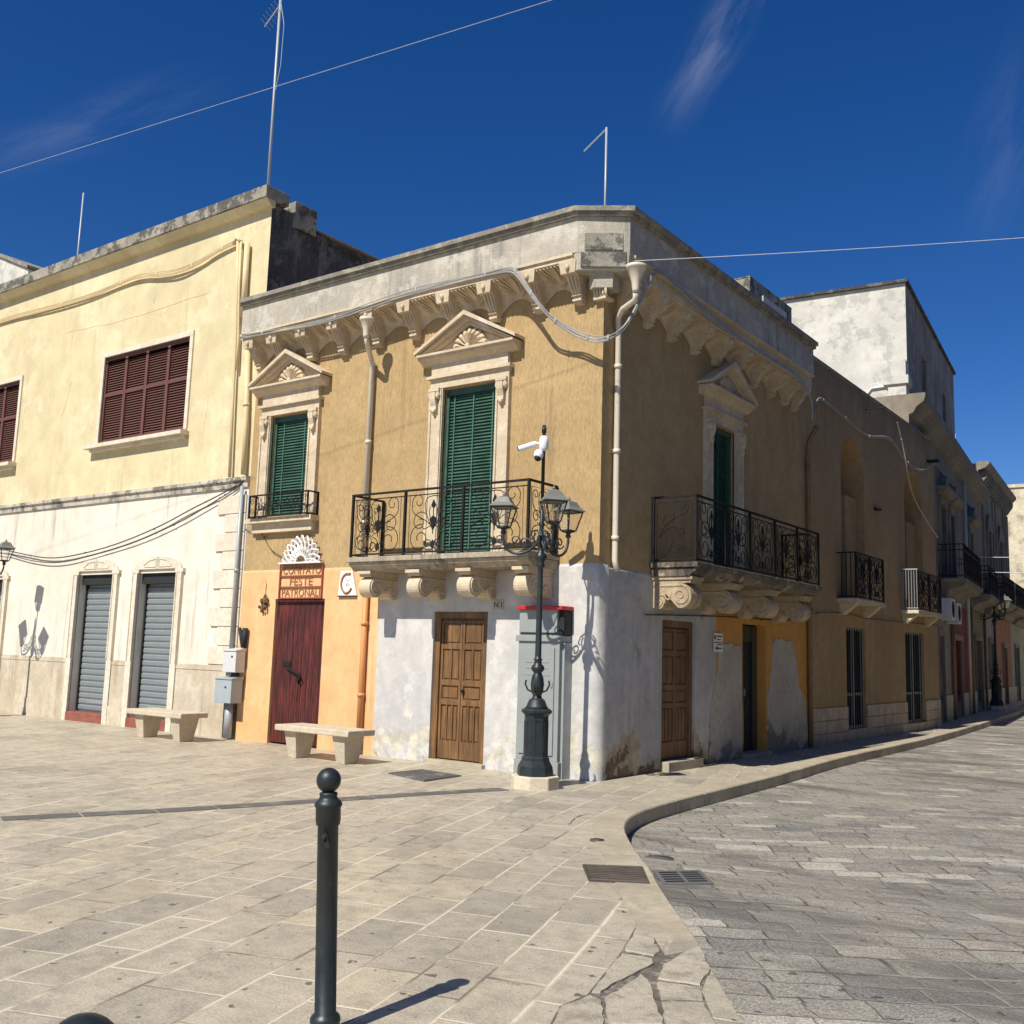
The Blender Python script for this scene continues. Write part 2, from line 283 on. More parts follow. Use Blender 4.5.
# ------------------------------------------------------------------ mesh helpers
class Fr:      # facade frame: s along the wall, o outwards, z up
    def __init__(s, ox, oy, ds, do): s.o = Vector((ox, oy, 0)); s.s = Vector((*ds, 0)).normalized(); s.n = Vector((*do, 0)).normalized()
    def __call__(s, a, o, z): return s.o+s.s*a+s.n*o+Vector((0, 0, z))
FF = Fr(0, 0, (1, 0), (0, -1)); FS = Fr(0, 0, (0, 1), (1, 0))
def far_frame(x, y, deg): a = R(deg); return Fr(x, y, (-math.sin(a), math.cos(a)), (math.cos(a), math.sin(a)))
ID = Fr(0, 0, (1, 0), (0, 1))
class MB:
    def __init__(s, fr=ID): s.v = []; s.f = []; s.fr = fr; s.smooth = []
    def add(s, vs, fs, smooth=False, raw=False):
        k = len(s.v); s.v += [Vector(v) if raw else s.fr(*v) for v in vs]
        s.f += [tuple(i+k for i in q) for q in fs]; s.smooth += [smooth]*len(fs); return s
    def box(s, a0, a1, b0, b1, c0, c1):
        return s.add([(a, b, c) for c in (c0, c1) for b in (b0, b1) for a in (a0, a1)],
                     [(0, 1, 3, 2), (4, 6, 7, 5), (0, 4, 5, 1), (2, 3, 7, 6), (0, 2, 6, 4), (1, 5, 7, 3)])
    def quad(s, *p): return s.add(p, [tuple(range(len(p)))])
    def prism(s, poly, o0, o1):      # poly of (s,z)
        n = len(poly)
        return s.add([(p[0], o0, p[1]) for p in poly]+[(p[0], o1, p[1]) for p in poly],
                     [tuple(range(n)), tuple(range(2*n-1, n-1, -1))]+[(i, (i+1) % n, n+(i+1) % n, n+i) for i in range(n)])
    def prof(s, poly, s0, s1):       # poly of (o,z) extruded along s
        n = len(poly)
        return s.add([(s0, p[0], p[1]) for p in poly]+[(s1, p[0], p[1]) for p in poly],
                     [tuple(range(n)), tuple(range(2*n-1, n-1, -1))]+[(i, (i+1) % n, n+(i+1) % n, n+i) for i in range(n)])
    def plan(s, poly, z0, z1):       # poly of (x,y)
        n = len(poly)
        return s.add([(p[0], p[1], z0) for p in poly]+[(p[0], p[1], z1) for p in poly],
                     [tuple(range(n)), tuple(range(2*n-1, n-1, -1))]+[(i, (i+1) % n, n+(i+1) % n, n+i) for i in range(n)])
    def tube(s, pts, r, n=5, closed=False):
        pts = [s.fr(*p) for p in pts]; m_ = len(pts); rings = []
        rs = r if isinstance(r, (list, tuple)) else [r]*m_
        ref = None
        for i, p in enumerate(pts):
            if closed: t = pts[(i+1) % m_]-pts[i-1]
            else: t = pts[min(i+1, m_-1)]-pts[max(i-1, 0)]
            if t.length < 1e-9: t = Vector((0, 0, 1))
            t.normalize()
            if ref is None:
                ref = Vector((0, 0, 1)) if abs(t.z) < .9 else Vector((1, 0, 0))
            a = ref-t*ref.dot(t)
            if a.length < 1e-4: a = t.orthogonal()
            a.normalize(); ref = a; b = t.cross(a)
            rings.append([p+(a*math.cos(6.2832*k/n)+b*math.sin(6.2832*k/n))*rs[i] for k in range(n)])
        fs = []
        for i in range(m_ if closed else m_-1):
            j = (i+1) % m_
            for k in range(n): fs.append((i*n+k, i*n+(k+1) % n, j*n+(k+1) % n, j*n+k))
        if not closed: fs += [tuple(range(n)), tuple(range(m_*n-1, (m_-1)*n-1, -1))]
        return s.add([v for q in rings for v in q], fs, n > 5, True)
    def lathe(s, prof, c=(0, 0, 0), n=20, rot=0, smooth=True):
        k = len(prof); c = Vector(c)
        vs = [c+Vector((r*math.cos(6.28319*i/n+rot), r*math.sin(6.28319*i/n+rot), z)) for r, z in prof for i in range(n)]
        fs = [(j*n+i, j*n+(i+1) % n, (j+1)*n+(i+1) % n, (j+1)*n+i) for j in range(k-1) for i in range(n)]
        fs += [tuple(range(n-1, -1, -1)), tuple(range((k-1)*n, k*n))]
        return s.add(vs, fs, smooth, True)
    def ball(s, c, rx, ry, rz, nu=10, nv=7):     # ellipsoid in frame axes
        vs = []; fs = []
        for j in range(nv+1):
            t = math.pi*j/nv
            for i in range(nu):
                p = 6.28319*i/nu; vs.append((c[0]+rx*math.sin(t)*math.cos(p), c[1]+ry*math.sin(t)*math.sin(p), c[2]+rz*math.cos(t)))
        for j in range(nv):
            for i in range(nu): fs.append((j*nu+i, j*nu+(i+1) % nu, (j+1)*nu+(i+1) % nu, (j+1)*nu+i))
        return s.add(vs, fs, True)
    def build(s, name, mat, parent=None, bevel=0, at=None):
        me = bpy.data.meshes.new(name); off = Vector((0, 0, 0))
        p = parent
        while p is not None: off += p.location; p = p.parent
        if at is not None: at = Vector(at)
        vs = [v-(at if at is not None else off) for v in s.v]
        me.from_pydata(vs, [], s.f); me.update()
        me.polygons.foreach_set('use_smooth', s.smooth)
        b = bmesh.new(); b.from_mesh(me); bmesh.ops.recalc_face_normals(b, faces=b.faces); b.to_mesh(me); b.free()
        me.materials.append(M[mat] if isinstance(mat, str) else mat)
        o = bpy.data.objects.new(name, me); S.collection.objects.link(o)
        if parent is not None: o.parent = parent
        if at is not None: o.location = at-off
        if bevel:
            md = o.modifiers.new('bevel', 'BEVEL'); md.width = bevel; md.segments = 2; md.limit_method = 'ANGLE'; md.angle_limit = R(40)
        return o
def thing(name, label, cat, loc=(0, 0, 0), group=None):
    o = bpy.data.objects.new(name, None); S.collection.objects.link(o); o.location = loc
    o.empty_display_size = .2; return tag(o, label, cat, group)
def tag(o, label, cat, group=None):
    o['label'] = label; o['category'] = cat
    if group: o['group'] = group
    return o
def struct(o): o['kind'] = 'structure'; return o
def lab(o, t): o['label'] = t; return o
def copy_tree(o, parent=None, loc=None):
    c = o.copy(); S.collection.objects.link(c)
    if parent is not None: c.parent = parent
    if loc is not None: c.location = loc
    for ch in [x for x in S.objects if x.parent == o]: copy_tree(ch, c)
    return c
def wall(mb, s0, s1, z0, z1, holes=(), o=0.0):
    xs = sorted({s0, s1, *[h[0] for h in holes], *[h[1] for h in holes]}); zs = sorted({z0, z1, *[h[2] for h in holes], *[h[3] for h in holes]})
    xs = [x for x in xs if s0 <= x <= s1]; zs = [z for z in zs if z0 <= z <= z1]
    for a, b in zip(xs, xs[1:]):
        for c, d in zip(zs, zs[1:]):
            mx, mz = (a+b)/2, (c+d)/2
            if any(h[0] < mx < h[1] and h[2] < mz < h[3] for h in holes): continue
            mb.quad((a, o, c), (b, o, c), (b, o, d), (a, o, d))
    for h in holes:
        a, b, c, d, dep = h; c = max(c, z0); d = min(d, z1)
        i = o-dep
        mb.quad((a, o, c), (a, i, c), (a, i, d), (a, o, d)); mb.quad((b, o, c), (b, i, c), (b, i, d), (b, o, d))
        mb.quad((a, o, c), (b, o, c), (b, i, c), (a, i, c))
        if h[3] <= z1: mb.quad((a, o, d), (b, o, d), (b, i, d), (a, i, d))
def spiral(cx, cz, r0, r1, a0, turns, n=18):
    return [(cx+(r0+(r1-r0)*i/n)*math.cos(R(a0)+turns*6.2832*i/n), cz+(r0+(r1-r0)*i/n)*math.sin(R(a0)+turns*6.2832*i/n)) for i in range(n+1)]
def bez(p0, p1, p2, p3, n=8):
    return [tuple(p0[k]*(1-t)**3+3*p1[k]*t*(1-t)**2+3*p2[k]*t*t*(1-t)+p3[k]*t**3 for k in range(len(p0))) for t in [i/n for i in range(n+1)]]
def scrollwork(mb, s0, s1, o, z0, z1, r=.007, branch=False):
    """wrought panel: thin border, mirrored C and S scrolls, central spear"""
    w, h = s1-s0, z1-z0
    def T(pts, rad=r, n=4): mb.tube([(s0+x*w, o, z0+y*h) for x, y in pts], rad, n)
    T([(.04, 0), (.04, 1), (.96, 1), (.96, 0), (.04, 0)], r*.8)
    asp = h/w
    def sp(cx, cz, ra, rb, a0, tu, mir):
        p = spiral(0, 0, ra, rb, a0, tu)
        p = [(cx+x, cz+y/asp) for x, y in p]
        return [(1-x, y) for x, y in p] if mir else p
    if branch:
        T(bez((.1, .38), (.3, .75), (.6, .7), (.85, .82))+sp(.80, .9, .09, .03, -60, .8, False)); T(bez((.1, .38), (.3, .55), (.5, .62), (.66, .5)))
        T(sp(.7, .5, .12, .03, 150, 1.2, False)); T(bez((.1, .02), (.3, .05), (.45, .2), (.5, .36))); T(sp(.62, .2, .14, .03, 200, 1.3, False)); T(bez((.45, .64), (.5, .7), (.5, .75), (.5, .84)))
        T(bez((.95, .05), (.9, .25), (.7, .3), (.62, .12))); T(bez((.25, .58), (.2, .66), (.2, .72), (.3, .78)))
        return
    for mi in (False, True):
        T(sp(.21, .88, .13, .03, 210, -1.15, mi)); T([(1-x if mi else x, y) for x, y in bez((.09, .83), (.05, .60), (.34, .62), (.46, .44))])
        T(sp(.25, .52, .16, .035, 40, 1.2, mi)); T(sp(.26, .22, .22, .05, 80, 1.35, mi), r*1.1)
        T([(1-x if mi else x, y) for x, y in bez((.46, .44), (.36, .40), (.32, .36), (.30, .43))])
        T([(1-x if mi else x, y) for x, y in bez((.5, .36), (.36, .62), (.22, .98), (.5, .97))])
        T(sp(.40, .12, .08, .02, 0, 1.0, mi)); T([(1-x if mi else x, y) for x, y in bez((.5, .40), (.44, .56), (.40, .70), (.44, .78))])
    T([(.5, .3), (.5, .86)], r*1.3)
    mb.prism([(s0+w*x, z0+h*y) for x, y in ((.5, .36), (.43, .56), (.5, .62), (.57, .56))], o-r, o+r)
    mb.prism([(s0+w*x, z0+h*y) for x, y in ((.5, .74), (.455, .80), (.5, .90), (.545, .80))], o-r, o+r)
    mb.prism([(s0+w*x, z0+h*y) for x, y in ((.5, .04), (.46, .10), (.5, .2), (.54, .10))], o-r, o+r)

def railing(parent, fr, posts, o, z0, z1, name='railing', side_branch=False, post=.022, rr_=.007, sides=True):
    mb = MB(fr); s0, s1 = posts[0], posts[-1]
    for z, t in ((z1, .014), (z0+.03, .009)): mb.box(s0-post, s1+post, o-.018, o+.018, z-t, z+t)
    mb.box(s0, s1, o-.008, o+.008, z1-.085, z1-.071)
    for p in posts: mb.box(p-post*.8, p+post*.8, o-post*.8, o+post*.8, z0-.03, z1)
    for a, b in zip(posts, posts[1:]): scrollwork(mb, a+.05, b-.05, o, z0+.04, z1-.08, rr_)
    if sides:
        for s_ in (s0, s1):
            for z, t in ((z1, .014), (z0+.03, .009)): mb.box(s_-.018, s_+.018, .02, o-.018, z-t, z+t)
            mb.box(s_-post*.7, s_+post*.7, .02, .02+post*1.6, z0-.03, z1)
    ob = mb.build(name, 'iron', parent)
    if sides:
        for s_, fl in ((s0, 1), (s1, -1)):
            p0 = fr(s_, 0, 0); f2 = Fr(p0.x, p0.y, fr.n[:2], (-fr.s)[:2])
            m2 = MB(f2); scrollwork(m2, .07, o-.04, 0, z0+.04, z1-.08, rr_, branch=side_branch and s_ == s0)
            m2.build(name+'_side_panel', 'iron', ob)
    return ob
def slats(parent, fr, s0, s1, z0, z1, o, pitch=.05, mat='shutter', name='slat_panel', th=.010, dep=.03):
    mb = MB(fr); z = z0
    while z < z1-pitch*.5:
        zt = min(z+pitch*.66, z1)
        mb.prof([(o+dep, z+random.uniform(-.002, .002)), (o, zt), (o-.006, zt-.004), (o+dep-.008, z-.004)], s0, s1); z += pitch
    return mb.build(name, mat, parent)
def lobe_fan(mb, c, R_, o0, o1, n=7, a0=0, a1=180, z_sc=1.0):
    """shell relief: tapered petals radiating from a centre, thick in the middle"""
    for k in range(n):
        am = R(a0+(a1-a0)*(k+.5)/n); da = R((a1-a0)/n*.44)
        P = []
        for t, q in ((.16, .5), (.55, .8), (.85, 1.0), (.97, .72), (1.0, 0)):
            P.append((t, q))
        pl = [(c[0]+R_*t*math.cos(am-da*q), c[1]+z_sc*R_*t*math.sin(am-da*q)) for t, q in P]+[(c[0]+R_*t*math.cos(am+da*q), c[1]+z_sc*R_*t*math.sin(am+da*q)) for t, q in P[-2::-1]]
        m_ = len(pl); cx = (c[0]+R_*.62*math.cos(am), o1, c[1]+z_sc*R_*.62*math.sin(am))
        vs = [(p[0], o0, p[1]) for p in pl]+[(c[0]+(p[0]-c[0])*.97+0, (o0+o1)/2, c[1]+(p[1]-c[1])*.97) for p in pl]+[cx]
        fs = [(i, (i+1) % m_, m_+(i+1) % m_, m_+i) for i in range(m_)]+[(m_+i, m_+(i+1) % m_, 2*m_) for i in range(m_)]
        mb.add(vs, fs)
    mb.ball((c[0], o1-.005, c[1]+.02), .05, .02, .045, 8, 5)
def corbel(parent, fr, sc_, w, o1, z1, h, name='corbel', wob=0):
    """scroll bracket: big front volute, S belly to a small foot volute at the wall"""
    r = h*.42; cx, cz = o1-r, z1-h*.12-r
    pl = [(0, z1), (o1*.98, z1), (o1*.98, z1-h*.10)]
    pl += [(cx+r*math.cos(a), cz+r*math.sin(a)) for a in [R(80-14*i) for i in range(14)]]
    r2 = h*.24; c2, z2 = r2*1.1, z1-h+r2*1.0
    pl += [(c2+r2*1.2, z2+r2*1.2), (c2+r2*1.15, z2)]
    pl += [(c2+r2*math.cos(a), z2+r2*math.sin(a)) for a in [R(-10-20*i) for i in range(7)]]
    pl += [(0, z2-r2)]
    mb = MB(fr); mb.prof(pl, sc_-w/2, sc_+w/2)
    mb.box(sc_-w/2-.02, sc_+w/2+.02, 0, o1+.02, z1, z1+.045)
    for sd in (-1, 1):
        s_ = sc_+sd*w/2
        for p in (spiral(cx, cz, r*.86, r*.12, 90, -1.6 if True else 0, 22), spiral(c2, z2, r2*.8, r2*.15, 60, -1.3, 14), [(c2, z1-h*.2)]+bez((.04, z1-h*.22), (cx*.5, z1-h*.2), (cx*.75, z1-h*.22), (cx, z1-h*.2)), bez((cx-r*.85, cz), (cx-r*1.2, cz-r*.9), (c2+r2*1.2, z2+r2*1.6), (c2, z2+r2*.9))):
            mb.tube([(s_, a, b) for a, b in p], .014, 5)
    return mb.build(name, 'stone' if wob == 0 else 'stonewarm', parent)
def pipe(mb, pts, r=.05, n=10, clips=()):
    mb.tube(pts, r, n)
    for c in clips: mb.lathe([(r*1.02, -.03), (r*1.25, -.03), (r*1.25, .03), (r*1.02, .03)], mb.fr(*c), 12)
def hopper(mb, s_, o, zt, h=.34, r=.15):
    c = mb.fr(s_, o, zt)
    mb.lathe([(.045, -h), (.05, -h+.04), (r*.5, -h*.6), (r, -.05), (r*1.12, -.04), (r*1.12, 0), (r*.9, 0), (r*.85, -.05)], c, 16)
def sstep(a, b, x): t = max(0, min(1, (x-a)/(b-a))); return t*t*(3-2*t)
# ------------------------------------------------------------------ ground
K = [(-.61, 33.06), (.3, 22.0), (.86, 14.1), (.99, 10.1), (1.06, 7.2), (1.15, 5.3), (1.33, 3.4), (1.46, .9), (1.52, -.5), (1.60, -1.5), (1.74, -2.14), (1.97, -2.68), (2.28, -3.18), (2.90, -4.02), (3.18, -4.36), (3.5, -4.83), (4.31, -5.89), (4.45, -6.1), (5.08, -6.98)]
far = [(-9.2, 95), (-6.3, 75), (-4.4, 60), (-2.4, 46)]
pk = far+K+[(6.6, -9.2), (9.5, -14), (9.5, -16)]
mb = MB(); poly = pk+[(-60, -16), (-60, 95)]
mb.add([(x, y, 0) for x, y in poly], [tuple(range(len(poly)))]); struct(mb.build('pavement', 'pave'))
def rz(x, y): return -.012-.138*sstep(-4.7, -2.7, y)
ys = [-18, -14, -10, -8, -6]+[-5+.2*i for i in range(14)]+[-2+2*i for i in range(30)]+[60, 80, 110]
xs = [-14+1.5*i for i in range(30)]
mb = MB(); mb.add([(x, y, rz(x, y)) for y in ys for x in xs], [(j*len(xs)+i, j*len(xs)+i+1, (j+1)*len(xs)+i+1, (j+1)*len(xs)+i) for j in range(len(ys)-1) for i in range(len(xs)-1)])
struct(mb.build('road', 'roadm'))
mb = MB(); mb.add([(-900, -900, -.4), (900, -900, -.4), (900, 900, -.4), (-900, 900, -.4)], [(0, 1, 2, 3)]); struct(mb.build('ground', 'ground'))
# kerb: separate stones laid end to end
def offs(P, d):
    o = []
    for i, p in enumerate(P):
        a = Vector(P[max(i-1, 0)]); b = Vector(P[min(i+1, len(P)-1)]); t = (b-a).normalized(); o.append((p[0]+t.y*d, p[1]-t.x*d))
    return o
kp = far[2:]+K[:17]
def dens(P, step):
    o = [P[0]]
    for a, b in zip(P, P[1:]):
        L = math.dist(a, b); n = max(1, round(L/step))
        o += [(a[0]+(b[0]-a[0])*i/n, a[1]+(b[1]-a[1])*i/n) for i in range(1, n+1)]
    return o
# smooth the polyline once (Chaikin) so the bend is round
def chaik(P):
    o = [P[0]]
    for a, b in zip(P, P[1:]): o += [(a[0]*.75+b[0]*.25, a[1]*.75+b[1]*.25), (a[0]*.25+b[0]*.75, a[1]*.25+b[1]*.75)]
    return o+[P[-1]]
kd = dens(chaik(kp), .22); ki = offs(kd, .30); ko = offs(kd, -.012)
mb = MB(); i = 0
while i < len(kd)-1:
    n_ = random.choice((4, 5, 6)) if kd[i][1] > -2 else random.choice((3, 4)); j = min(i+n_, len(kd)-1)
    if kd[i][1] < -4.75: j = len(kd)-1
    dz = random.uniform(.003, .009)
    def pt(P, k, e):
        q = Vector(P[k]); t = (Vector(P[min(k+1, len(P)-1)])-Vector(P[max(k-1, 0)])).normalized(); return q+t*e
    idx = list(range(i, j+1)); vs = []; fs = []
    for m_, k in enumerate(idx):
        e = .006 if m_ == 0 else (-.006 if m_ == len(idx)-1 else 0)
        a = pt(ki, k, e); b = pt(ko, k, e)
        vs += [(a.x, a.y, -.2), (a.x, a.y, dz), (b.x-(b.x-a.x)*.04, b.y-(b.y-a.y)*.04, dz), (b.x, b.y, dz-.014), (b.x, b.y, -.2)]
    for m_ in range(len(idx)-1):
        for q in range(4): fs.append((m_*5+q, m_*5+q+1, m_*5+q+6, m_*5+q+5))
    fs += [(0, 1, 2, 3, 4), tuple(5*(len(idx)-1)+q for q in (4, 3, 2, 1, 0))]
    mb.add(vs, fs); i = j
struct(mb.build('kerb', 'kerb'))
# dark inlaid strip across the piazza, ending at the lamp plinth
A = [(-3.5, -10.2), (-2.16, -6.64), (-1.63, -5.4), (-1.25, -4.3), (-.73, -2.62), (-.34, -1.5)]
a1, a2 = offs(A, .12), offs(A, -.12); mb = MB()
for k in range(len(A)-1):
    n_ = max(1, round(math.dist(A[k], A[k+1])/.6))
    for q in range(n_):
        L = lambda P, t: (P[k][0]+(P[k+1][0]-P[k][0])*t, P[k][1]+(P[k+1][1]-P[k][1])*t)
        t0, t1 = q/n_+.006, (q+1)/n_-.006
        mb.quad((*L(a1, t0), .004), (*L(a1, t1), .004), (*L(a2, t1), .004), (*L(a2, t0), .004))
struct(mb.build('paving_strip', 'strip'))
# open cracks in the broken paving at the street edge
mb = MB()
def crack(P, w):
    P = dens(P, .05); P = [(x+random.uniform(-.012, .012), y+random.uniform(-.012, .012)) for x, y in P]; n_ = len(P)
    a, b = [], []
    for i, p in enumerate(P):
        ww = w*random.uniform(.3, 1)*math.sin(math.pi*(i+.5)/n_)**.4; t = (Vector(P[min(i+1, n_-1)])-Vector(P[max(i-1, 0)])).normalized()
        a.append((p[0]+t.y*ww, p[1]-t.x*ww, .0035)); b.append((p[0]-t.y*ww, p[1]+t.x*ww, .0035))
    mb.add(a+b, [(i, i+1, n_+i+1, n_+i) for i in range(n_-1)])
crack([(1.35, -2.3), (1.42, -2.7), (1.62, -3.1)], .007)
struct(mb.build('paving_cracks', 'crackm'))
# broken slabs at the street edge: irregular pieces on a dark gritty bed
BASE = [(3.82, -5.65), (4.32, -6.28), (4.41, -6.03), (4.62, -6.36), (4.73, -6.68), (4.98, -7.06), (4.80, -7.30), (4.44, -7.59), (4.33, -7.34), (4.34, -7.11), (4.11, -6.40)]
mb = MB(); mb.add([(x, y, .003) for x, y in BASE], [tuple(range(len(BASE)))]); struct(mb.build('broken_paving_bed', 'bedm'))
for P in [[(4.4, -6.46), (4.37, -6.06), (4.4, -6.01), (4.63, -6.36), (4.7, -6.64), (4.49, -6.69)] ,[(4.5, -6.72), (4.72, -6.66), (4.81, -6.82), (4.65, -6.96)] ,[(4.66, -6.98), (4.83, -6.85), (4.99, -7.07), (4.83, -7.25)] ,[(4.39, -6.67), (4.46, -6.72), (4.83, -7.25), (4.63, -7.42), (4.44, -7.12), (4.42, -6.86)] ,[(4.13, -6.42), (4.31, -6.39), (4.36, -6.47), (4.36, -6.76), (4.38, -7.08), (4.35, -7.1)] ,[(3.84, -5.69), (4.28, -6.26), (4.29, -6.35), (4.11, -6.37)] ,[(4.36, -7.12), (4.45, -7.15), (4.63, -7.43), (4.45, -7.59), (4.35, -7.36)] ,]:
    c = (sum(p[0] for p in P)/len(P), sum(p[1] for p in P)/len(P)); Q = dens(P+[P[0]], .07)[:-1]
    Q = [(x+(c[0]-x)*.03+random.uniform(-.007, .007), y+(c[1]-y)*.03+random.uniform(-.007, .007)) for x, y in Q]; n_ = len(Q); dz = random.uniform(.009, .014)
    mb = MB(); mb.add([(x, y, .002) for x, y in Q]+[(x+(c[0]-x)*.02, y+(c[1]-y)*.02, dz) for x, y in Q], [tuple(range(n_, 2*n_))]+[(i, (i+1) % n_, n_+(i+1) % n_, n_+i) for i in range(n_)])
    struct(mb.build('broken_paving', 'slabm'))
# ------------------------------------------------------------------ corner house
H = thing('corner_house', 'ochre two-storey corner house with stone balconies, pedimented windows and bracketed cornice', 'house')
XL, YE = -7.30, 7.75      # left end on the piazza side, far end on the street side
W1 = (-6.78, -5.80, 3.84, 5.60); W2 = (-2.82, -1.80, 2.98, 5.58); W3 = (3.37, 4.31, 2.98, 5.44)
DR = (-6.40, -5.20, -.02, 2.38); DB = (-2.84, -1.83, -.02, 2.19); DS1 = (1.76, 2.82, -.02, 2.17); DS2 = (4.62, 5.62, -.02, 2.23)
mb = MB(FF); wall(mb, XL, 0, 2.84, 7.3, [(*W1, .16), (*W2, .16)])
mb.fr = FS; wall(mb, 0, YE, 2.81, 7.3, [(*W3, .16)]); mb.fr = ID
mb.quad((XL, 0, 7.25), (0, 0, 7.25), (0, YE, 7.25), (XL, YE, 7.25)); mb.quad((XL, 0, 0), (XL, YE, 0), (XL, YE, 7.3), (XL, 0, 7.3)); mb.quad((XL, YE, 0), (0, YE, 0), (0, YE, 7.3), (XL, YE, 7.3))
lab(mb.build('upper_wall', 'ochre', H), 'ochre combed stucco upper storey')
mb = MB(FF); wall(mb, XL, -3.97, -.05, 2.86, [(DR[0], DR[1], -.05, DR[3], .1)], .014); mb.quad((XL, .014, 2.86), (-3.97, .014, 2.86), (-3.97, 0, 2.90), (XL, 0, 2.90))
lab(mb.build('lower_wall', 'orange', H), 'orange painted ground floor around the red door')
mb = MB(FF); wall(mb, -3.97, -.22, -.05, 2.80, [(DB[0], DB[1], -.05, DB[3], .13)], .018); mb.quad((-3.97, .018, 2.8), (-.22, .018, 2.8), (-.22, 0, 2.84), (-3.97, 0, 2.84)); 
# rounded corner, slightly bulging at the foot
n_ = 8; zz = [-.05, .15, .4, .8, 1.4, 2.0, 2.5, 2.8, 2.84]; vs = []
for z in zz:
    bl = .05*max(0, 1-z/1.6)+.016 if z < 2.82 else 0.0; rad = .22-.12*sstep(1.6, 2.8, z)
    for q in range(n_+1):
        t = R(90*q/n_)
        # arc between F (-.22,0) and S (0,.22)
        cx, cy = -.22, .22; ex = cx+.22*math.sin(t)+bl*math.sin(t)*math.sin(2*t); ey = cy-.22*math.cos(t)-bl*math.cos(t)*math.sin(2*t)
        sx, sy = (min(0, -.22+.44*q/n_), max(0, -.22+.44*q/n_))
        k = sstep(1.9, 2.8, z); base = .018*(0 if z > 2.82 else 1)
        px = ex*(1-k)+sx*k+base*math.sin(t); py = ey*(1-k)+sy*k-base*math.cos(t); vs.append((px, py, z))
mb.fr = ID; mb.add(vs, [(j*(n_+1)+i, j*(n_+1)+i+1, (j+1)*(n_+1)+i+1, (j+1)*(n_+1)+i) for j in range(len(zz)-1) for i in range(n_)], True)
lab(mb.build('whitewashed_wall', 'white', H), 'flaking blue-white whitewash at the house corner')
mb = MB(FS); wall(mb, .22, 3.58, -.05, 2.78, [(DS1[0], DS1[1], -.05, DS1[3], .12)], .018); mb.quad((.22, .018, 2.78), (3.58, .018, 2.78), (3.58, 0, 2.81), (.22, 0, 2.81))
lab(mb.build('side_wall_base', 'greyside', H), 'grey flaking whitewash in shade on the street side')
mb = MB(FS); wall(mb, 3.58, YE, -.05, 2.78, [(DS2[0], DS2[1], -.05, DS2[3], .20)], .018); mb.quad((3.58, .018, 2.78), (YE, .018, 2.78), (YE, 0, 2.81), (3.58, 0, 2.81))
ow = lab(mb.build('amber_wall', 'amber', H), 'amber painted ground floor on the street side')
def blobpoly(P, jit=.03):
    P = dens(P+[P[0]], .12)[:-1]; P = chaik(P+[P[0]])[:-1]
    return [(x+random.uniform(-jit, jit)*.4, y+random.uniform(-jit, jit)) for x, y in P]
for P in ([(3.28, -.03), (3.40, .9), (3.62, 1.45), (3.68, 1.78), (3.95, 1.88), (4.55, 1.86), (4.58, .9), (4.58, -.03)], [(5.66, -.03), (5.66, 1.0), (5.78, 1.22), (5.92, 1.92), (6.15, 2.02), (6.9, 1.98), (7.08, 1.55), (7.20, 1.12), (7.52, .9), (7.6, .4), (7.66, -.03)]):
    P = [(min(max(a, P[0][0] if P[0][0] > 5 else 3.28), 99), b) for a, b in blobpoly(P)]
    P = [(min(a, 4.595) if a < 5 else max(a, 5.64), max(b, -.04)) for a, b in P]
    MB(FS).prism(P, .010, .030).build('bare_patch', 'patch', ow)
# parapet, coping, cornice
def ring(path_out, path_in, z0, z1, mb): mb.fr = ID; mb.plan(path_out+path_in[::-1], z0, z1)
def pth(o, oi=None): return [(XL-.02, -o), (-.2-.0*o, -o), (o, -.04*0+max(-.05, -(o-.4)*.6)), (o, 7.1)]
mb = MB(); ring(pth(.40), [(XL-.02, -.1), (-.3, -.1), (.1, .2), (.1, 7.1)], 7.09, 7.60, mb)
lab(mb.build('parapet', 'cement', H), 'patchy cream and grey rendered parapet')
mb = MB(); ring(pth(.50), [(XL-.02, 0), (-.35, 0), (.05, .25), (.05, 7.16)], 7.655, 7.725, mb); ring(pth(.455), [(XL-.02, -.05), (-.33, -.05), (.08, .22), (.08, 7.13)], 7.60, 7.655, mb)
mb.build('coping', 'coping', H)
mb = MB(); mb.box(XL-.02, -.26, -.43, -.2, 7.05, 7.088); mb.box(XL-.02, -.26, -.40, -.1, 6.99, 7.05); mb.box(.1, .425, .12, 7.1, 7.05, 7.088); mb.box(.05, .36, .12, 7.09, 6.86, 7.05); cz_ = mb.build('cornice_moulding', 'stone', H)
FBR = [-7.13, -6.52, -5.78, -5.02, -4.22, -3.42, -2.62, -1.83, -1.05, -.36]
SBR = [.42, 1.15, 1.92, 2.70, 3.48, 4.26, 5.04, 5.82, 6.50, 7.02]
def zmap(mb, fr):      # the street side has a deeper plain band and shorter brackets
    lo, hi, ns, ko = (6.47, 6.99, 6.46, .95) if fr is FF else (6.41, 6.86, 6.46, .80)
    for v in mb.v:
        v.z = lo+(v.z-ns)*(hi-lo)/(7.045-ns)
        if fr is FF: v.y = -(-v.y)*ko
        else: v.x *= ko
    return mb
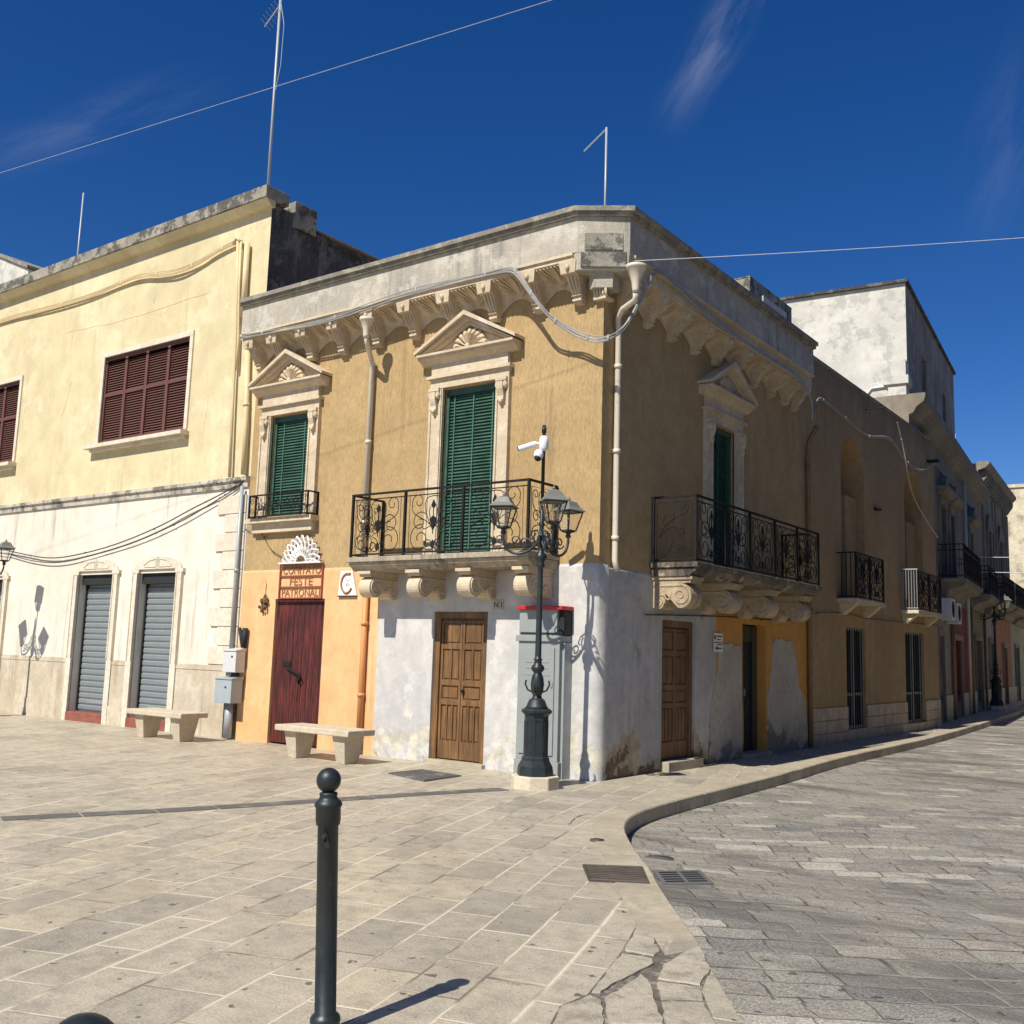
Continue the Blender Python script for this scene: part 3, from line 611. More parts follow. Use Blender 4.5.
def cove(fr, a, b, parent):
    """shell niche between two brackets: concave, ribbed like a scallop"""
    nu, nv = 22, 9; mb = MB(fr); vs = []
    for j in range(nv+1):
        t = j/nv
        for i in range(nu+1):
            u = i/nu; arch = math.sin(math.pi*u)
            zb = 6.60+.19*arch; o = .40*(t**1.9)+.012; z = zb+(7.045-zb)*(t**.62)
            rib = math.cos((u-.5)*2*9.4)*.032*t*(1-t)*4*(.3+.7*arch)
            vs.append((a+(b-a)*u, o+rib-.05*t*(1-t)*arch, z-rib*.6))
    mb.add(vs, [(j*(nu+1)+i, j*(nu+1)+i+1, (j+1)*(nu+1)+i+1, (j+1)*(nu+1)+i) for j in range(nv) for i in range(nu)], True)
    for k in range(9):          # carved fan ribs
        u1 = .06+.88*k/8; P = []
        for q in range(7):
            t = .10+.88*q/6; u = .5+(u1-.5)*min(1, t*1.25); arch = math.sin(math.pi*u); zb = 6.60+.19*arch
            P.append((a+(b-a)*u, .40*(t**1.9)+.018-.05*t*(1-t)*arch, zb+(7.045-zb)*(t**.62)-.012))
        mb.tube(P, [.008+.012*q/6 for q in range(7)], 5)
    zmap(mb, fr).build('shell_cove', 'stone', parent)
def bracket_mb(fr, s_, k=1.0):
    mb = MB(fr); w = .122
    # flaring abacus block with forward face
    mb.add([(s_-w*1.05, .02, 7.045), (s_+w*1.05, .02, 7.045), (s_+w*1.15, .425, 7.045), (s_-w*1.15, .425, 7.045), (s_-w*.8, .02, 6.86), (s_+w*.8, .02, 6.86), (s_+w*.95, .40, 6.86), (s_-w*.95, .40, 6.86)],
           [(0, 1, 2, 3), (4, 7, 6, 5), (0, 4, 5, 1), (1, 5, 6, 2), (2, 6, 7, 3), (3, 7, 4, 0)])
    mb.ball((s_, .42, 6.95), .035, .035, .055, 8, 6)
    mb.add([(s_-w*.72, .0, 6.86), (s_+w*.72, .0, 6.86), (s_+w*.82, .30, 6.86), (s_-w*.82, .30, 6.86), (s_-w*.5, .0, 6.52), (s_+w*.5, .0, 6.52), (s_+w*.55, .10, 6.52), (s_-w*.55, .10, 6.52)],
           [(0, 1, 2, 3), (4, 7, 6, 5), (0, 4, 5, 1), (1, 5, 6, 2), (2, 6, 7, 3), (3, 7, 4, 0)])
    for q in (-1, 0, 1): mb.tube([(s_+q*w*.45, .305, 6.85), (s_+q*w*.42, .26, 6.74), (s_+q*w*.35, .16, 6.62), (s_+q*w*.3, .125, 6.57)], .017, 5)
    mb.box(s_-w*.62, s_+w*.62, 0, .17, 6.575, 6.60); mb.box(s_-w*.6, s_+w*.6, 0, .145, 6.50, 6.535); mb.box(s_-w*.48, s_+w*.48, 0, .11, 6.46, 6.50)
    return zmap(mb, fr)
for fr, L in ((FF, FBR), (FS, SBR)):
    proto = None
    for s_ in L:
        if proto is None:
            proto = bracket_mb(fr, s_).build('cornice_bracket', 'stone', H); base = fr(s_, 0, 0)
        else:
            c = copy_tree(proto, H, fr(s_, 0, 0)-base)
    for a, b in zip(L, L[1:]): cove(fr, a+.07, b-.07, H)
cf = Fr(-.18, -.06, (.832, .555), (.555, -.832))
mb = MB(ID); mb.add([(-.27, 0, 6.84), (-.27, -.36, 6.84), (-.19, -.385, 6.84), (.37, -.01, 6.84), (.36, .3, 6.84), (0, .3, 6.84), (-.27, 0, 7.09), (-.27, -.385, 7.09), (-.20, -.397, 7.09), (.397, -.0, 7.09), (.385, .3, 7.09), (0, .3, 7.09)], [(0, 1, 2, 3, 4, 5), (6, 7, 8, 9, 10, 11)]+[(i, (i+1) % 6, 6+(i+1) % 6, 6+i) for i in range(6)])
mb.plan([(-.16, 0), (-.16, -.14), (-.05, -.2), (.17, -.06), (.15, .16), (0, .16)], 6.62, 6.84); mb.build('corner_block', 'cement', H)
mb = MB(ID); mb.plan([(-.12, .0), (-.12, -.09), (.08, -.09), (.09, .12), (0, .12)], 6.48, 6.52)
for q in range(5): mb.tube([(-.1+.045*q, -.10, 6.62), (-.1+.045*q, -.07, 6.5)], .02, 6)
mb.build('fluted_corner_bracket', 'stone', H)
mb = MB(ID)     # rough exposed panel on the chamfer
nd = Vector((.6, .4)).normalized(); on = Vector((nd.y, -nd.x))
for z0, z1, e in ((7.12, 7.36, .10), (6.88, 7.09, .05)):
    a = Vector((-.2, -.4))+nd*e; b = Vector((.4, 0))-nd*e
    mb.add([(a.x, a.y, z0), (b.x, b.y, z0), (b.x+on.x*.02, b.y+on.y*.02, z0), (a.x+on.x*.02, a.y+on.y*.02, z0), (a.x, a.y, z1), (b.x, b.y, z1), (b.x+on.x*.012, b.y+on.y*.012, z1), (a.x+on.x*.012, a.y+on.y*.012, z1)],
           [(0, 1, 2, 3), (4, 7, 6, 5), (0, 4, 5, 1), (1, 5, 6, 2), (2, 6, 7, 3), (3, 7, 4, 0)])
mb.build('exposed_block', 'lichen', H)
# pedimented openings
def pedwin(fr, h, full, lb):
    s0, s1, z0, z1 = h; c = (s0+s1)/2; hw = (s1-s0)/2; jw = .245
    mb = MB(fr)
    for sd in (-1, 1):
        a, b = sorted((c+sd*hw, c+sd*(hw+jw))); mb.box(a, b, -.02, .055, z0, z1+.02)
        a, b = sorted((c+sd*(hw+.015), c+sd*(hw+.05))); mb.box(a, b, .055, .075, z0, z1)
        a, b = sorted((c+sd*(hw+jw-.03), c+sd*(hw+jw+.01))); mb.box(a, b, -.01, .075, z0, z1+.02)
    mb.box(c-hw-jw, c+hw+jw, -.02, .062, z1+.02, z1+.17)
    mb.box(c-hw-jw-.05, c+hw+jw+.05, 0, .12, z1+.17, z1+.215)
    mb.box(c-hw-jw+.02, c+hw+jw-.02, 0, .075, z1+.215, z1+.40)
    if not full:
        mb.box(c-hw-jw-.02, c+hw+jw+.02, 0, .10, z0-.30, z0-.14); mb.box(c-hw-jw-.10, c+hw+jw+.10, 0, .20, z0-.14, z0-.06)
    o = lab(mb.build('window_surround', 'stone', H), lb)
    m2 = MB(fr); zc = z1+.40; W_ = hw+jw+.17
    m2.prof([(0, zc), (.08, zc), (.13, zc+.05), (.20, zc+.07), (.20, zc+.10), (.235, zc+.11), (.235, zc+.145), (0, zc+.145)], c-W_, c+W_)
    zb = zc+.147; hh = .50
    for sd in (-1, 1):
        T = lambda q: [(c+sd*x, z) for x, z in q]
        m2.prism(T([(W_+.05, zb), (W_+.05, zb+.05), (0, zb+hh+.07), (0, zb+hh), ]), 0, .25)
        m2.prism(T([(W_-.04, zb), (W_+.0, zb), (0, zb+hh-.003), (0, zb+hh-.075)]), 0, .185)
        m2.prism(T([(W_-.12, zb), (W_-.045, zb), (0, zb+hh-.078), (0, zb+hh-.13)]), 0, .12)
    m2.prism([(c-W_+.14, zb), (c+W_-.14, zb), (c, zb+hh-.14)], 0, .03)
    p = m2.build('pediment', 'stone', o)
    m3 = MB(fr); lobe_fan(m3, (c, zb+.02), .33, .03, .14, 9, 4, 176); m3.build('shell_relief', 'stone', p)
    for sd in (-1, 1):
        x = c+sd*(hw+jw*.55); m4 = MB(fr)
        m4.box(x-.10, x+.10, .05, .12, z1-.03, z1+.02)
        for q in (-1, 1):
            m4.tube([(x+q*.075+math.copysign(1, q)*a*.0, b, zz_) for a, b, zz_ in [(0, .075+.045*math.cos(t), z1-.08+.045*math.sin(t)) for t in [R(40*i) for i in range(10)]]], .02, 5)
        m4.prof([(.05, z1-.03), (.15, z1-.05), (.145, z1-.16), (.11, z1-.26), (.12, z1-.32), (.075, z1-.36), (.05, z1-.36)], x-.055, x+.055)
        m4.ball((x-.07, .09, z1-.10), .04, .05, .06); m4.ball((x+.07, .09, z1-.10), .04, .05, .06); m4.ball((x, .10, z1-.34), .035, .035, .04)
        m4.build('console', 'stone', o)
    zz0 = z0-.02
    m5 = MB(fr); m5.box(s0, s1, -.155, -.13, zz0, z1); m5.box(s0, s0+.045, -.13, -.06, zz0, z1); m5.box(s1-.045, s1, -.13, -.06, zz0, z1); m5.box(s0, s1, -.13, -.05, z1-.09, z1)
    sh = m5.build('shutter', 'dark' if False else 'shutter', o)
    slats(sh, fr, s0+.047, s1-.047, zz0+.02, z1-.10, -.112, .05)
    m6 = MB(fr)
    for q in ((.2, .8) if not full else (.1, .5, .9)): x = s0+.05+(s1-s0-.1)*q; m6.box(x-.009, x+.009, -.078, -.074, zz0+.02, z1-.10)
    m6.build('shutter_tape', 'tape', sh)
    return o
pedwin(FF, W1, False, 'smaller pedimented window over the red door')
pedwin(FF, W2, True, 'tall pedimented balcony window on the sunny side')
pedwin(FS, W3, True, 'pedimented balcony window on the shaded street side')
# small window guard on window 1
o = [x for x in S.objects if x.name == 'window_surround'][0]
mb = MB(FF); a, b, zb, zt = -6.97, -5.50, 3.80, 4.17; oo = .24
for z in (zb, zt): mb.box(a, b, oo-.012, oo+.012, z-.012, z+.012)
for x in (a, b, a+.16, b-.16): mb.box(x-.013, x+.013, oo-.012, oo+.012, zb-.02, zt)
for x in (a, b): mb.box(x-.012, x+.012, 0, oo, zt-.012, zt+.012); mb.box(x-.012, x+.012, 0, oo, zb-.012, zb+.012); mb.box(x-.012, x+.012, .0, .03, zb, zt)
for k in range(5):
    x = a+.18+(b-a-.36)*(k+.5)/5
    for sd in (1, -1): mb.tube([(x+sd*p, oo, (zb+zt)/2+q) for p, q in spiral(.05, 0, .085, .015, 180, 1.5)], .007, 4)
    mb.tube([(x-.1, oo, zb+.01), (x, oo, zt-.05), (x+.1, oo, zb+.01)], .006, 4)
for x in (a+.08, b-.08):
    for sd in (1, -1): mb.tube([(x+p, oo, (zb+zt)/2+sd*(.08+q)) for p, q in spiral(0, 0, .06, .015, 0, 1.4)], .006, 4)
mb.build('window_guard', 'iron', o)
# doors
def panel_door(fr, h, o, mat, z0=.06):
    s0, s1, _, z1 = h; mb = MB(fr)
    mb.box(s0, s0+.10, o-.03, o+.05, z0, z1); mb.box(s1-.10, s1, o-.03, o+.05, z0, z1); mb.box(s0+.10, s1-.10, o-.03, o+.05, z1-.10, z1)
    d = mb.build('wooden_door', mat, H, .004)
    c = (s0+s1)/2; Ht = z1-.10-z0-.01
    for a, b in ((s0+.105, c-.004), (c+.004, s1-.105)):
        m_ = MB(fr); w = b-a; m_.box(a, b, o-.02, o, z0+.01, z1-.105)
        rows = [(0.0, .13, 0), (.165, .42, 3), (.46, .56, 1), (.60, .84, 2), (.875, .985, 1)]
        rows = [(0.0, .14, 0), (.17, .44, 3), (.475, .575, 1), (.61, .855, 2), (.885, 1.0, 0)]
        # rails and stiles proud of the back board
        zs = lambda t: z0+.012+Ht*.985*t
        lv = [(.0, .125), (.41, .455), (.555, .60), (.815, .855), (.975, 1.0)] if True else []
        fields = [(.125, .41, 3), (.455, .555, 1), (.60, .815, 2), (.855, .975, 1)]
        fields = [(.125, .385, 3), (.425, .525, 1), (.565, .79, 2), (.83, .985, 1)]
        edges = [0]+[q for f_ in fields for q in f_[:2]]+[1.0]
        for k in range(0, len(edges), 2): m_.box(a, b, o, o+.022, zs(edges[k]), zs(edges[k+1]))
        for (t0, t1, n_) in fields:
            m_.box(a, a+.04, o, o+.0215, zs(t0), zs(t1)); m_.box(b-.04, b, o, o+.0215, zs(t0), zs(t1))
            ww = (w-.08)/n_
            for k in range(n_):
                x0 = a+.04+ww*k; x1 = x0+ww
                if k: m_.box(x0-.012, x0+.012, o, o+.021, zs(t0), zs(t1))
                e = .022; m_.box(x0+e, x1-e, o, o+.014, zs(t0)+.025, zs(t1)-.025)
        m_.build('door_leaf', mat, d, .003)
    return d
d = lab(panel_door(FF, DB, -.07, 'brownwood'), 'sunlit brown panelled double door')
mb = MB(FF); mb.lathe([(.012, -.02), (.03, -.01), (.03, .01), (.012, .02)], FF(-2.29, -.03, 1.05), 8); mb.build('knob', 'iron', d)
MB(FF).box(DB[0]-.04, DB[1]+.04, -.12, .10, -.02, .055).build('door_step', 'kerb', H, .008)
d = lab(panel_door(FS, DS1, -.07, 'brownshade', .14), 'shaded brown panelled door on the street side')
MB(FS).box(DS1[0]-.02, DS1[1]+.04, -.12, .16, -.02, .135).build('door_step', 'kerb', H, .01)
# red plank door
s0, s1, _, z1 = DR; mb = MB(FF); x = s0
mb.box(s0, s1, -.09, -.05, .02, z1)
rd = mb.build('plank_door', 'redwood', H); mb = MB(FF); x = s0+.01
while x < s1-.03:
    w = min(random.uniform(.11, .16), s1-.01-x); mb.box(x+.003, x+w-.003, -.05, -.03+random.uniform(-.004, .004), .03, z1-.03); x += w
mb.box(s0, s1, -.05, .02, z1-.03, z1+.02); mb.build('planks', 'redwood', rd, .003)
mb = MB(FF); mb.box(-6.16, -5.97, -.028, -.015, 1.28, 1.36); mb.tube([(-6.05, -.01, 1.24), (-5.85, .02, 1.20), (-5.72, .01, 1.16), (-5.66, .03, 1.08), (-5.70, .02, 1.02), (-5.78, .0, 1.10)], .018, 6)
mb.tube([(-5.72, 0, 1.1), (-5.74, .0, .9), (-5.76, .0, .72)], .006, 5); mb.build('lock_and_chain', 'iron', rd)
# door 2 on the street side: dark recess with inner leaf
mb = MB(FS); mb.box(DS2[0], DS2[1], -.21, -.185, .0, DS2[3]); dk = mb.build('recessed_door', 'dark', H)
mb = MB(FS); mb.box(4.66, 5.08, -.18, -.165, .06, 1.88); mb.box(4.66, 5.50, -.18, -.165, 1.93, 2.2); mb.box(5.40, 5.60, -.18, -.14, .06, 2.2)
mb.build('door_leaf', 'greygl', dk); mb = MB(FS); mb.box(5.10, 5.12, -.18, -.15, 1.0, 1.12); mb.build('handle', 'zinc', dk)
MB(FS).box(DS2[0]-.03, DS2[1]+.05, -.18, .12, -.02, .07).build('door_step', 'kerb', H, .01)
# balconies
def balcony(fr, s0, s1, o, posts, corb, cw, ch, mat, lb, branch):
    mb = MB(fr); zt = 2.965
    mb.box(s0, s1, 0, o, zt-.075, zt); mb.prof([(0, zt-.20), (o-.14, zt-.20), (o-.10, zt-.16), (o-.05, zt-.13), (o-.03, zt-.077), (0, zt-.077)], s0+.03, s1-.03)
    b = lab(mb.build('balcony', mat, H, .008), lb)
    for c in corb: corbel(b, fr, c, cw, o-.12, zt-.245, ch, wob=0 if fr is FF else 1)
    railing(b, fr, posts, o-.05, zt+.01, zt+.95, side_branch=branch)
    return b
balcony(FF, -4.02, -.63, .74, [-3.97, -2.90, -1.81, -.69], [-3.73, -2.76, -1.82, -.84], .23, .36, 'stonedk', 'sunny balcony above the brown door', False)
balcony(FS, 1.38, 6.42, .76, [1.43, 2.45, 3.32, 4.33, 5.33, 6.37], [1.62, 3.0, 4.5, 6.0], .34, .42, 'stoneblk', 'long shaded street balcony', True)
# rain pipes
mb = MB(FF); pipe(mb, [(-4.08, .50, 6.50), (-4.12, .42, 6.40), (-4.28, .15, 6.22), (-4.33, .08, 6.10), (-4.33, .08, 2.99)], .041, 10, [(-4.33, .08, z) for z in (6.2, 4.9, 3.6)]); hopper(mb, -4.08, .50, 6.80, .32, .105)
lab(mb.build('rain_pipe', 'pipe', H), 'cream rain pipe with funnel on the sunny side')
mb = MB(FF); pipe(mb, [(-4.22, .07, 2.88), (-4.22, .07, .05)], .048, 10, [(-4.22, .07, z) for z in (2.0, .9)]); lab(mb.build('rain_pipe', 'pipeo', H), 'orange rain pipe beside the white wall')
mb = MB(FS); pipe(mb, [(.0, .50, 6.50), (.06, .46, 6.42), (.14, .22, 6.36), (.24, .09, 6.28), (.29, .07, 6.12), (.29, .07, 2.90), (.30, .10, 2.75)], .042, 10, [(.29, .07, z) for z in (5.6, 4.4, 3.2)]); hopper(mb, .0, .50, 6.88, .38, .125)
lab(mb.build('rain_pipe', 'pipe', H), 'cream rain pipe with funnel at the corner')
mb = MB(FS); pipe(mb, [(7.55, .30, 6.2), (7.62, .10, 5.9), (7.66, .07, 5.6), (7.66, .07, .02)], .05, 10, [(7.66, .07, z) for z in (5.4, 3.6, 2.6)]); lab(mb.build('rain_pipe', 'pipeb', H), 'brown rain pipe at the far end of the side wall')
# roof chimney
cy = tag(MB(ID).box(-1.45, -.98, 7.3, 9.6, 8.6, 9.42).box(-1.46, -.975, 7.29, 9.61, 9.42, 9.44).build('rooftop_stair_box', 'lichen', H), 'grey block rooftop cabin behind the street parapet', 'x'); del cy['category']
MB(ID).box(-.98, -.94, 7.9, 9.2, 8.98, 9.2).build('cabin_shelf', 'tallw', cy); MB(ID).box(-1.4, -1.0, 7.4, 9.5, 7.2, 8.6).build('cabin_base', 'lichen', cy)
# ------------------------------------------------------------------ yellow house (left)
Y = thing('yellow_house', 'long yellow house with white ground floor, brown louvred windows and roller shutters', 'house', (-12, 0, 0))
XR = -7.30; BW = (-12.26, -9.35, 5.66, 7.52); BW0 = (-18.7, -15.72, 5.6, 7.52)
G1 = (-12.50, -11.23, .0, 2.93); G2 = (-10.40, -9.17, .0, 2.92); G0 = (-16.6, -15.5, .0, 2.9)
mb = MB(FF); wall(mb, -26, XR, 4.55, 7.4, [(*BW[:3], 7.4, .12), (*BW0[:3], 7.4, .12)], .0); wall(mb, -26, XR+.1, 7.4, 9.72, [(BW[0], BW[1], 7.4, BW[3], .12), (BW0[0], BW0[1], 7.4, BW0[3], .12)], .0); mb.fr = ID
mb.quad((-26, 0, 9.6), (XR+.1, 0, 9.6), (XR+.1, 10, 9.6), (-26, 10, 9.6)); lab(mb.build('upper_wall', 'yellow', Y), 'smooth pale yellow upper wall')
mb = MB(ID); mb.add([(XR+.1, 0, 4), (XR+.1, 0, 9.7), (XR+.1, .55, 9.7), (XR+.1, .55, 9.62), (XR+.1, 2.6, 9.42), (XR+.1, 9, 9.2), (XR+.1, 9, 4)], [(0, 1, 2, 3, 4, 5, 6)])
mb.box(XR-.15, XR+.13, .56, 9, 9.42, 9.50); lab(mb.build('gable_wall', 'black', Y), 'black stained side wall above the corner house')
mb = MB(ID); mb.box(-26, XR+.22, -.25, .30, 9.72, 9.95); mb.box(XR-.25, XR+.16, .50, 1.05, 9.42, 9.93); mb.build('coping', 'lichen', Y, .01)
mb = MB(FF); mb.prof([(0, 9.60), (.10, 9.60), (.22, 9.715), (0, 9.715)], -26, XR+.2); mb.build('eaves_moulding', 'yellow', Y)
mb = MB(FF); wall(mb, -26, XR, -.02, 4.42, [(G1[0], G1[1], -.02, G1[3], .22), (G2[0], G2[1], -.02, G2[3], .22), (G0[0], G0[1], -.02, G0[3], .22)], .012)
lab(mb.build('lower_wall', 'whitelow', Y), 'cream white ground floor wall')
mb = MB(FF); mb.prof([(0, 4.40), (.05, 4.40), (.06, 4.50), (.10, 4.52), (.10, 4.58), (0, 4.60)], -26, XR); mb.build('string_course', 'course', Y)
mb = MB(FF)
for k, z in enumerate([1.25+.335*i for i in range(9)]):
    w = .78 if k % 2 == 0 else .56; mb.box(XR-.02-w, XR-.02, .012, .045, z+.006, min(z+.329, 4.39))
mb.build('quoins', 'quoin', Y, .006)
def dadoseg(mb2, a, b):
    mb2.box(a, b, .012, .04, .30, 1.12)
mb = MB(FF)
segs = [(-26, G0[0]-.22), (G0[1]+.22, G1[0]-.18), (G1[1]+.18, G2[0]-.18), (G2[1]+.18, XR-.08)]
for a, b in segs: mb = MB(FF); mb.box(a, b, .012, .045, .36, 1.145); mb.box(a, b, .012, .06, -.02, .36); mb.box(a, b, .012, .055, 1.145, 1.20); mb.box(a, b, .012, .035, 1.20, 1.24); mb.build('dado', 'dado', Y, .004)
def arch_surround(s0, s1, z1):
    mb = MB(FF); jw = .17
    for a, b in ((s0-jw, s0), (s1, s1+jw)):
        mb.box(a, b, .0, .06, -.02, z1); mb.box(a-.0, a+.03, .06, .075, 1.25, z1); mb.box(b-.03, b, .06, .075, 1.25, z1); mb.box(a-.04, b+.04, .0, .07, z1, z1+.07)
    c = (s0+s1)/2; hw = (s1-s0)/2+.12; P = [(c-hw, z1+.072)]+[(c+hw*math.cos(t), z1+.09+.22*math.sin(t)) for t in [R(180-15*i) for i in range(13)]]+[(c+hw, z1+.072)]
    mb.prism(P, .0, .055)
    o = mb.build('arched_surround', 'quoin', Y)
    m2 = MB(FF)
    for sd in (-1, 1):
        q = [(.05, .12), (.05, .27), (.28, .24), (.44, .15), (.42, .12)]; m2.tube([(c+sd*a, .056, z1+b-.01) for a, b in q+[q[0]]], .011, 4)
    m2.tube([(c, .056, z1+.08), (c, .056, z1+.31)], .014, 4); m2.build('arch_panel_moulding', 'dado', o)
def roller(s0, s1, z1, lb):
    mb = MB(FF); z = .20
    mb.box(s0, s1, -.215, -.20, .18, z1)
    while z < z1-.30:
        mb.prof([(-.20, z), (-.186, z+.004), (-.174, z+.03), (-.174, z+.09), (-.190, z+.112), (-.20, z+.115)], s0+.03, s1-.03); z += .118
    o = lab(mb.build('roller_shutter', 'roller', Y), lb)
    m2 = MB(FF); m2.box(s0, s1, -.20, -.05, z1-.20, z1-.003); m2.box(s0+.003, s0+.035, -.20, -.14, .2, z1-.2); m2.box(s1-.035, s1-.003, -.20, -.14, .2, z1-.2); m2.build('shutter_box', 'dark', o)
    MB(FF).box(s0-.005, s1+.005, -.20, .075, -.01, .175).build('door_step', 'brick', o, .01)
    m3 = MB(FF); x = s0+.35
    for q in range(6):
        w = random.uniform(.05, .09); m3.box(x, x+w, -.174, -.171, .36, .40); x += w+.025
    m3.build('worn_stencil', 'zinc', o)
for g, lb in ((G1, 'left roller shutter door'), (G2, 'roller shutter door behind the bench'), (G0, 'roller shutter door at the frame edge')):
    arch_surround(g[0], g[1], g[3]); roller(g[0]+.0, g[1]-.0, g[3], lb)
def louvre_window(h, lb, cols=4):
    s0, s1, z0, z1 = h; mb = MB(FF)
    mb.box(s0-.10, s1+.10, -.02, .035, z1, z1+.10); mb.box(s0-.10, s0, -.02, .035, z0, z1); mb.box(s1, s1+.10, -.02, .035, z0, z1)
    mb.box(s0-.26, s1+.16, -.02, .20, z0-.12, z0-.04); mb.box(s0-.14, s1+.10, -.02, .12, z0-.18, z0-.12)
    o = lab(mb.build('window', 'quoin', Y, .004), lb)
    m2 = MB(FF); m2.box(s0, s1, -.115, -.10, z0, z1); m2.build('dark_interior', 'dark', o)
    m2 = MB(FF); zm = z0+(z1-z0)*.56; w = (s1-s0)/cols
    for z in (z0+.035, zm, z1-.035): m2.box(s0, s1, -.09, -.025, z-.035, z+.035)
    for k in range(cols+1):
        x = s0+w*k; a, b = max(s0, x-.045), min(s1, x+.045); m2.box(a, b, -.09, -.022, z0+.0, z1)
    fr_ = m2.build('shutter_frame', 'brownsh', o)
    for k in range(cols):
        for za, zb in ((z0+.07, zm-.035), (zm+.035, z1-.07)):
            slats(fr_, FF, s0+w*k+.045, s0+w*(k+1)-.045, za+.01, zb, -.075, .052, 'brownsh', 'louvre_panel')
louvre_window(BW, 'four panel brown louvred window'); louvre_window(BW0, 'brown louvred window cut by the left frame edge')
mb = MB(FF)
for P in ([(-13.6, 8.6), (-13.7, 7.9), (-13.55, 7.2), (-13.8, 6.4), (-13.75, 5.4)], [(-14.0, 8.35), (-11.6, 8.25), (-8.4, 8.32)], [(-10.6, 9.0), (-10.7, 8.4), (-10.5, 7.9)], [(-8.9, 7.4), (-8.7, 6.2), (-8.8, 5.0)]):
    Q = []
    for a, b in zip(P, P[1:]): Q += [(a[0]+(b[0]-a[0])*t/6+random.uniform(-.03, .03), .0015, a[1]+(b[1]-a[1])*t/6+random.uniform(-.02, .02)) for t in range(6)]
    mb.tube(Q, .004, 4)
mb.build('hairline_cracks', 'pipey', Y)
mb = MB(FF)
for (p, r) in (([(-8.02, .08, 9.12), (-7.95, .08, 8.2), (-7.88, .08, 7.18), (-7.84, .08, 6.0), (-7.78, .08, 4.60)], .03), ([(-7.95, .07, 9.15), (-7.90, .07, 8.2), (-7.82, .07, 7.2), (-7.80, .08, 6.6)], .025)): mb.tube([(a-.0, b, c) for a, b, c in p], r, 6)
mb.tube([(-8.15, .07, 9.10), (-8.05, .09, 9.2), (-7.95, .07, 9.10)], .04, 6); mb.build('conduit_bundle', 'pipey', Y)
mb = MB(FF); pipe(mb, [(-7.74, .08, 9.02), (-7.72, .08, 7.6)], .055, 10); pipe(mb, [(-7.52, .08, 7.0), (-7.42, .08, 5.6), (-7.40, .08, 4.62)], .05, 10, [(-7.45, .08, 5.9)]); mb.build('rain_pipe', 'pipey', Y)
mb = MB(FF); pipe(mb, [(-7.385, .10, 4.4), (-7.385, .10, 1.5)], .035, 8, [(-7.385, .10, 2.9)]); pipe(mb, [(-7.30, .12, .62), (-7.30, .12, .02)], .075, 12); mb.build('rain_pipe', 'zinc', Y)
mb = MB(FF); mb.box(-7.52, -7.22, .012, .07, .02, 1.25); mb.build('wall_chase', 'black', Y)
# background block behind far left
B0 = thing('background_house', 'pale blue-grey house rising behind the yellow roof at the left edge', 'house', (-29, 6, 0))
MB(ID).add([(-45, 6, 0), (-27.9, 6, 0), (-27.9, 12, 0), (-45, 12, 0), (-45, 6, 17), (-30, 6, 15.7), (-27.9, 6, 14.75), (-27.9, 12, 14.7), (-45, 12, 17)], [(0, 1, 6, 5, 4), (1, 2, 7, 6), (4, 5, 8), (5, 6, 7, 8), (2, 3, 8, 7), (3, 0, 4, 8)]).build('wall', 'tallw', B0)
MB(ID).add([(-30.1, 5.9, 15.70), (-27.8, 5.9, 14.74), (-27.8, 12, 14.74), (-30.1, 12, 15.7), (-30.1, 5.9, 15.82), (-27.8, 5.9, 14.86), (-27.8, 12, 14.86), (-30.1, 12, 15.82)], [(0, 1, 2, 3), (4, 5, 6, 7), (0, 1, 5, 4), (1, 2, 6, 5), (2, 3, 7, 6), (3, 0, 4, 7)]).build('roof_edge', 'coping', B0)
# ------------------------------------------------------------------ ochre annex along the street
AX = thing('row_house', 'plain ochre row house with two blind arches and small iron balconies', 'house', (0, 12, 0))
A1 = (9.80, 11.38); A2 = (14.62, 16.25); ZT = 7.75
w1 = (10.0, 11.28, .24, 2.38); w2 = (14.42, 16.15, .20, 2.44)
mb = MB(FS)
wall(mb, YE, 17.6, -.05, ZT, [(A1[0], A1[1], 3.0, 6.55, .50), (A2[0], A2[1], 3.0, 6.6, .50), (*w1, .14), (*w2, .14)], 0)
for a, b, zt in ((*A1, 6.55), (*A2, 6.6)):       # spandrels turn the openings into arches
    c = (a+b)/2; hw = (b-a)/2
    for sd in (-1, 1):
        mb.prism([(c+sd*hw, zt), (c, zt)]+[(c+sd*hw*math.sin(t), zt-hw+hw*math.cos(t)) for t in [R(9*i) for i in range(11)]], -.498, -.001)
mb.fr = ID; mb.quad((-8, YE, ZT-.1), (0, YE, ZT-.1), (0, 17.6, ZT-.1), (-8, 17.6, ZT-.1)); mb.quad((0, YE, 7.2), (-3, YE, 7.2), (-3, YE, ZT), (0, YE, ZT)); mb.quad((0, 17.6, 0), (-6, 17.6, 0), (-6, 17.6, ZT), (0, 17.6, ZT))
mb.build('wall', 'annex', AX)
mb = MB(FS); mb.box(YE, 17.62, -.2, .03, ZT, ZT+.07); mb.build('coping', 'coping', AX)
mb = MB(FS)
for a, b, in ((YE+.05, w1[0]), (w1[1], w2[0]), (w2[1], 17.6)):
    n_ = max(1, round((b-a)/.42)); w = (b-a)/n_
    for r_, (z0, z1) in enumerate(((-.05, .22), (.22, .47), (.47, .725))):
        for k in range(n_): mb.box(a+w*k+.007, a+w*(k+1)-.007, -.01, .03+random.uniform(0, .006), z0+.006, z1-.006)
for w_ in (w1, w2): mb.box(w_[0]+.002, w_[1]-.002, -.01, .03, -.05, w_[2]-.01)
mb.build('tile_dado', 'tile', AX)
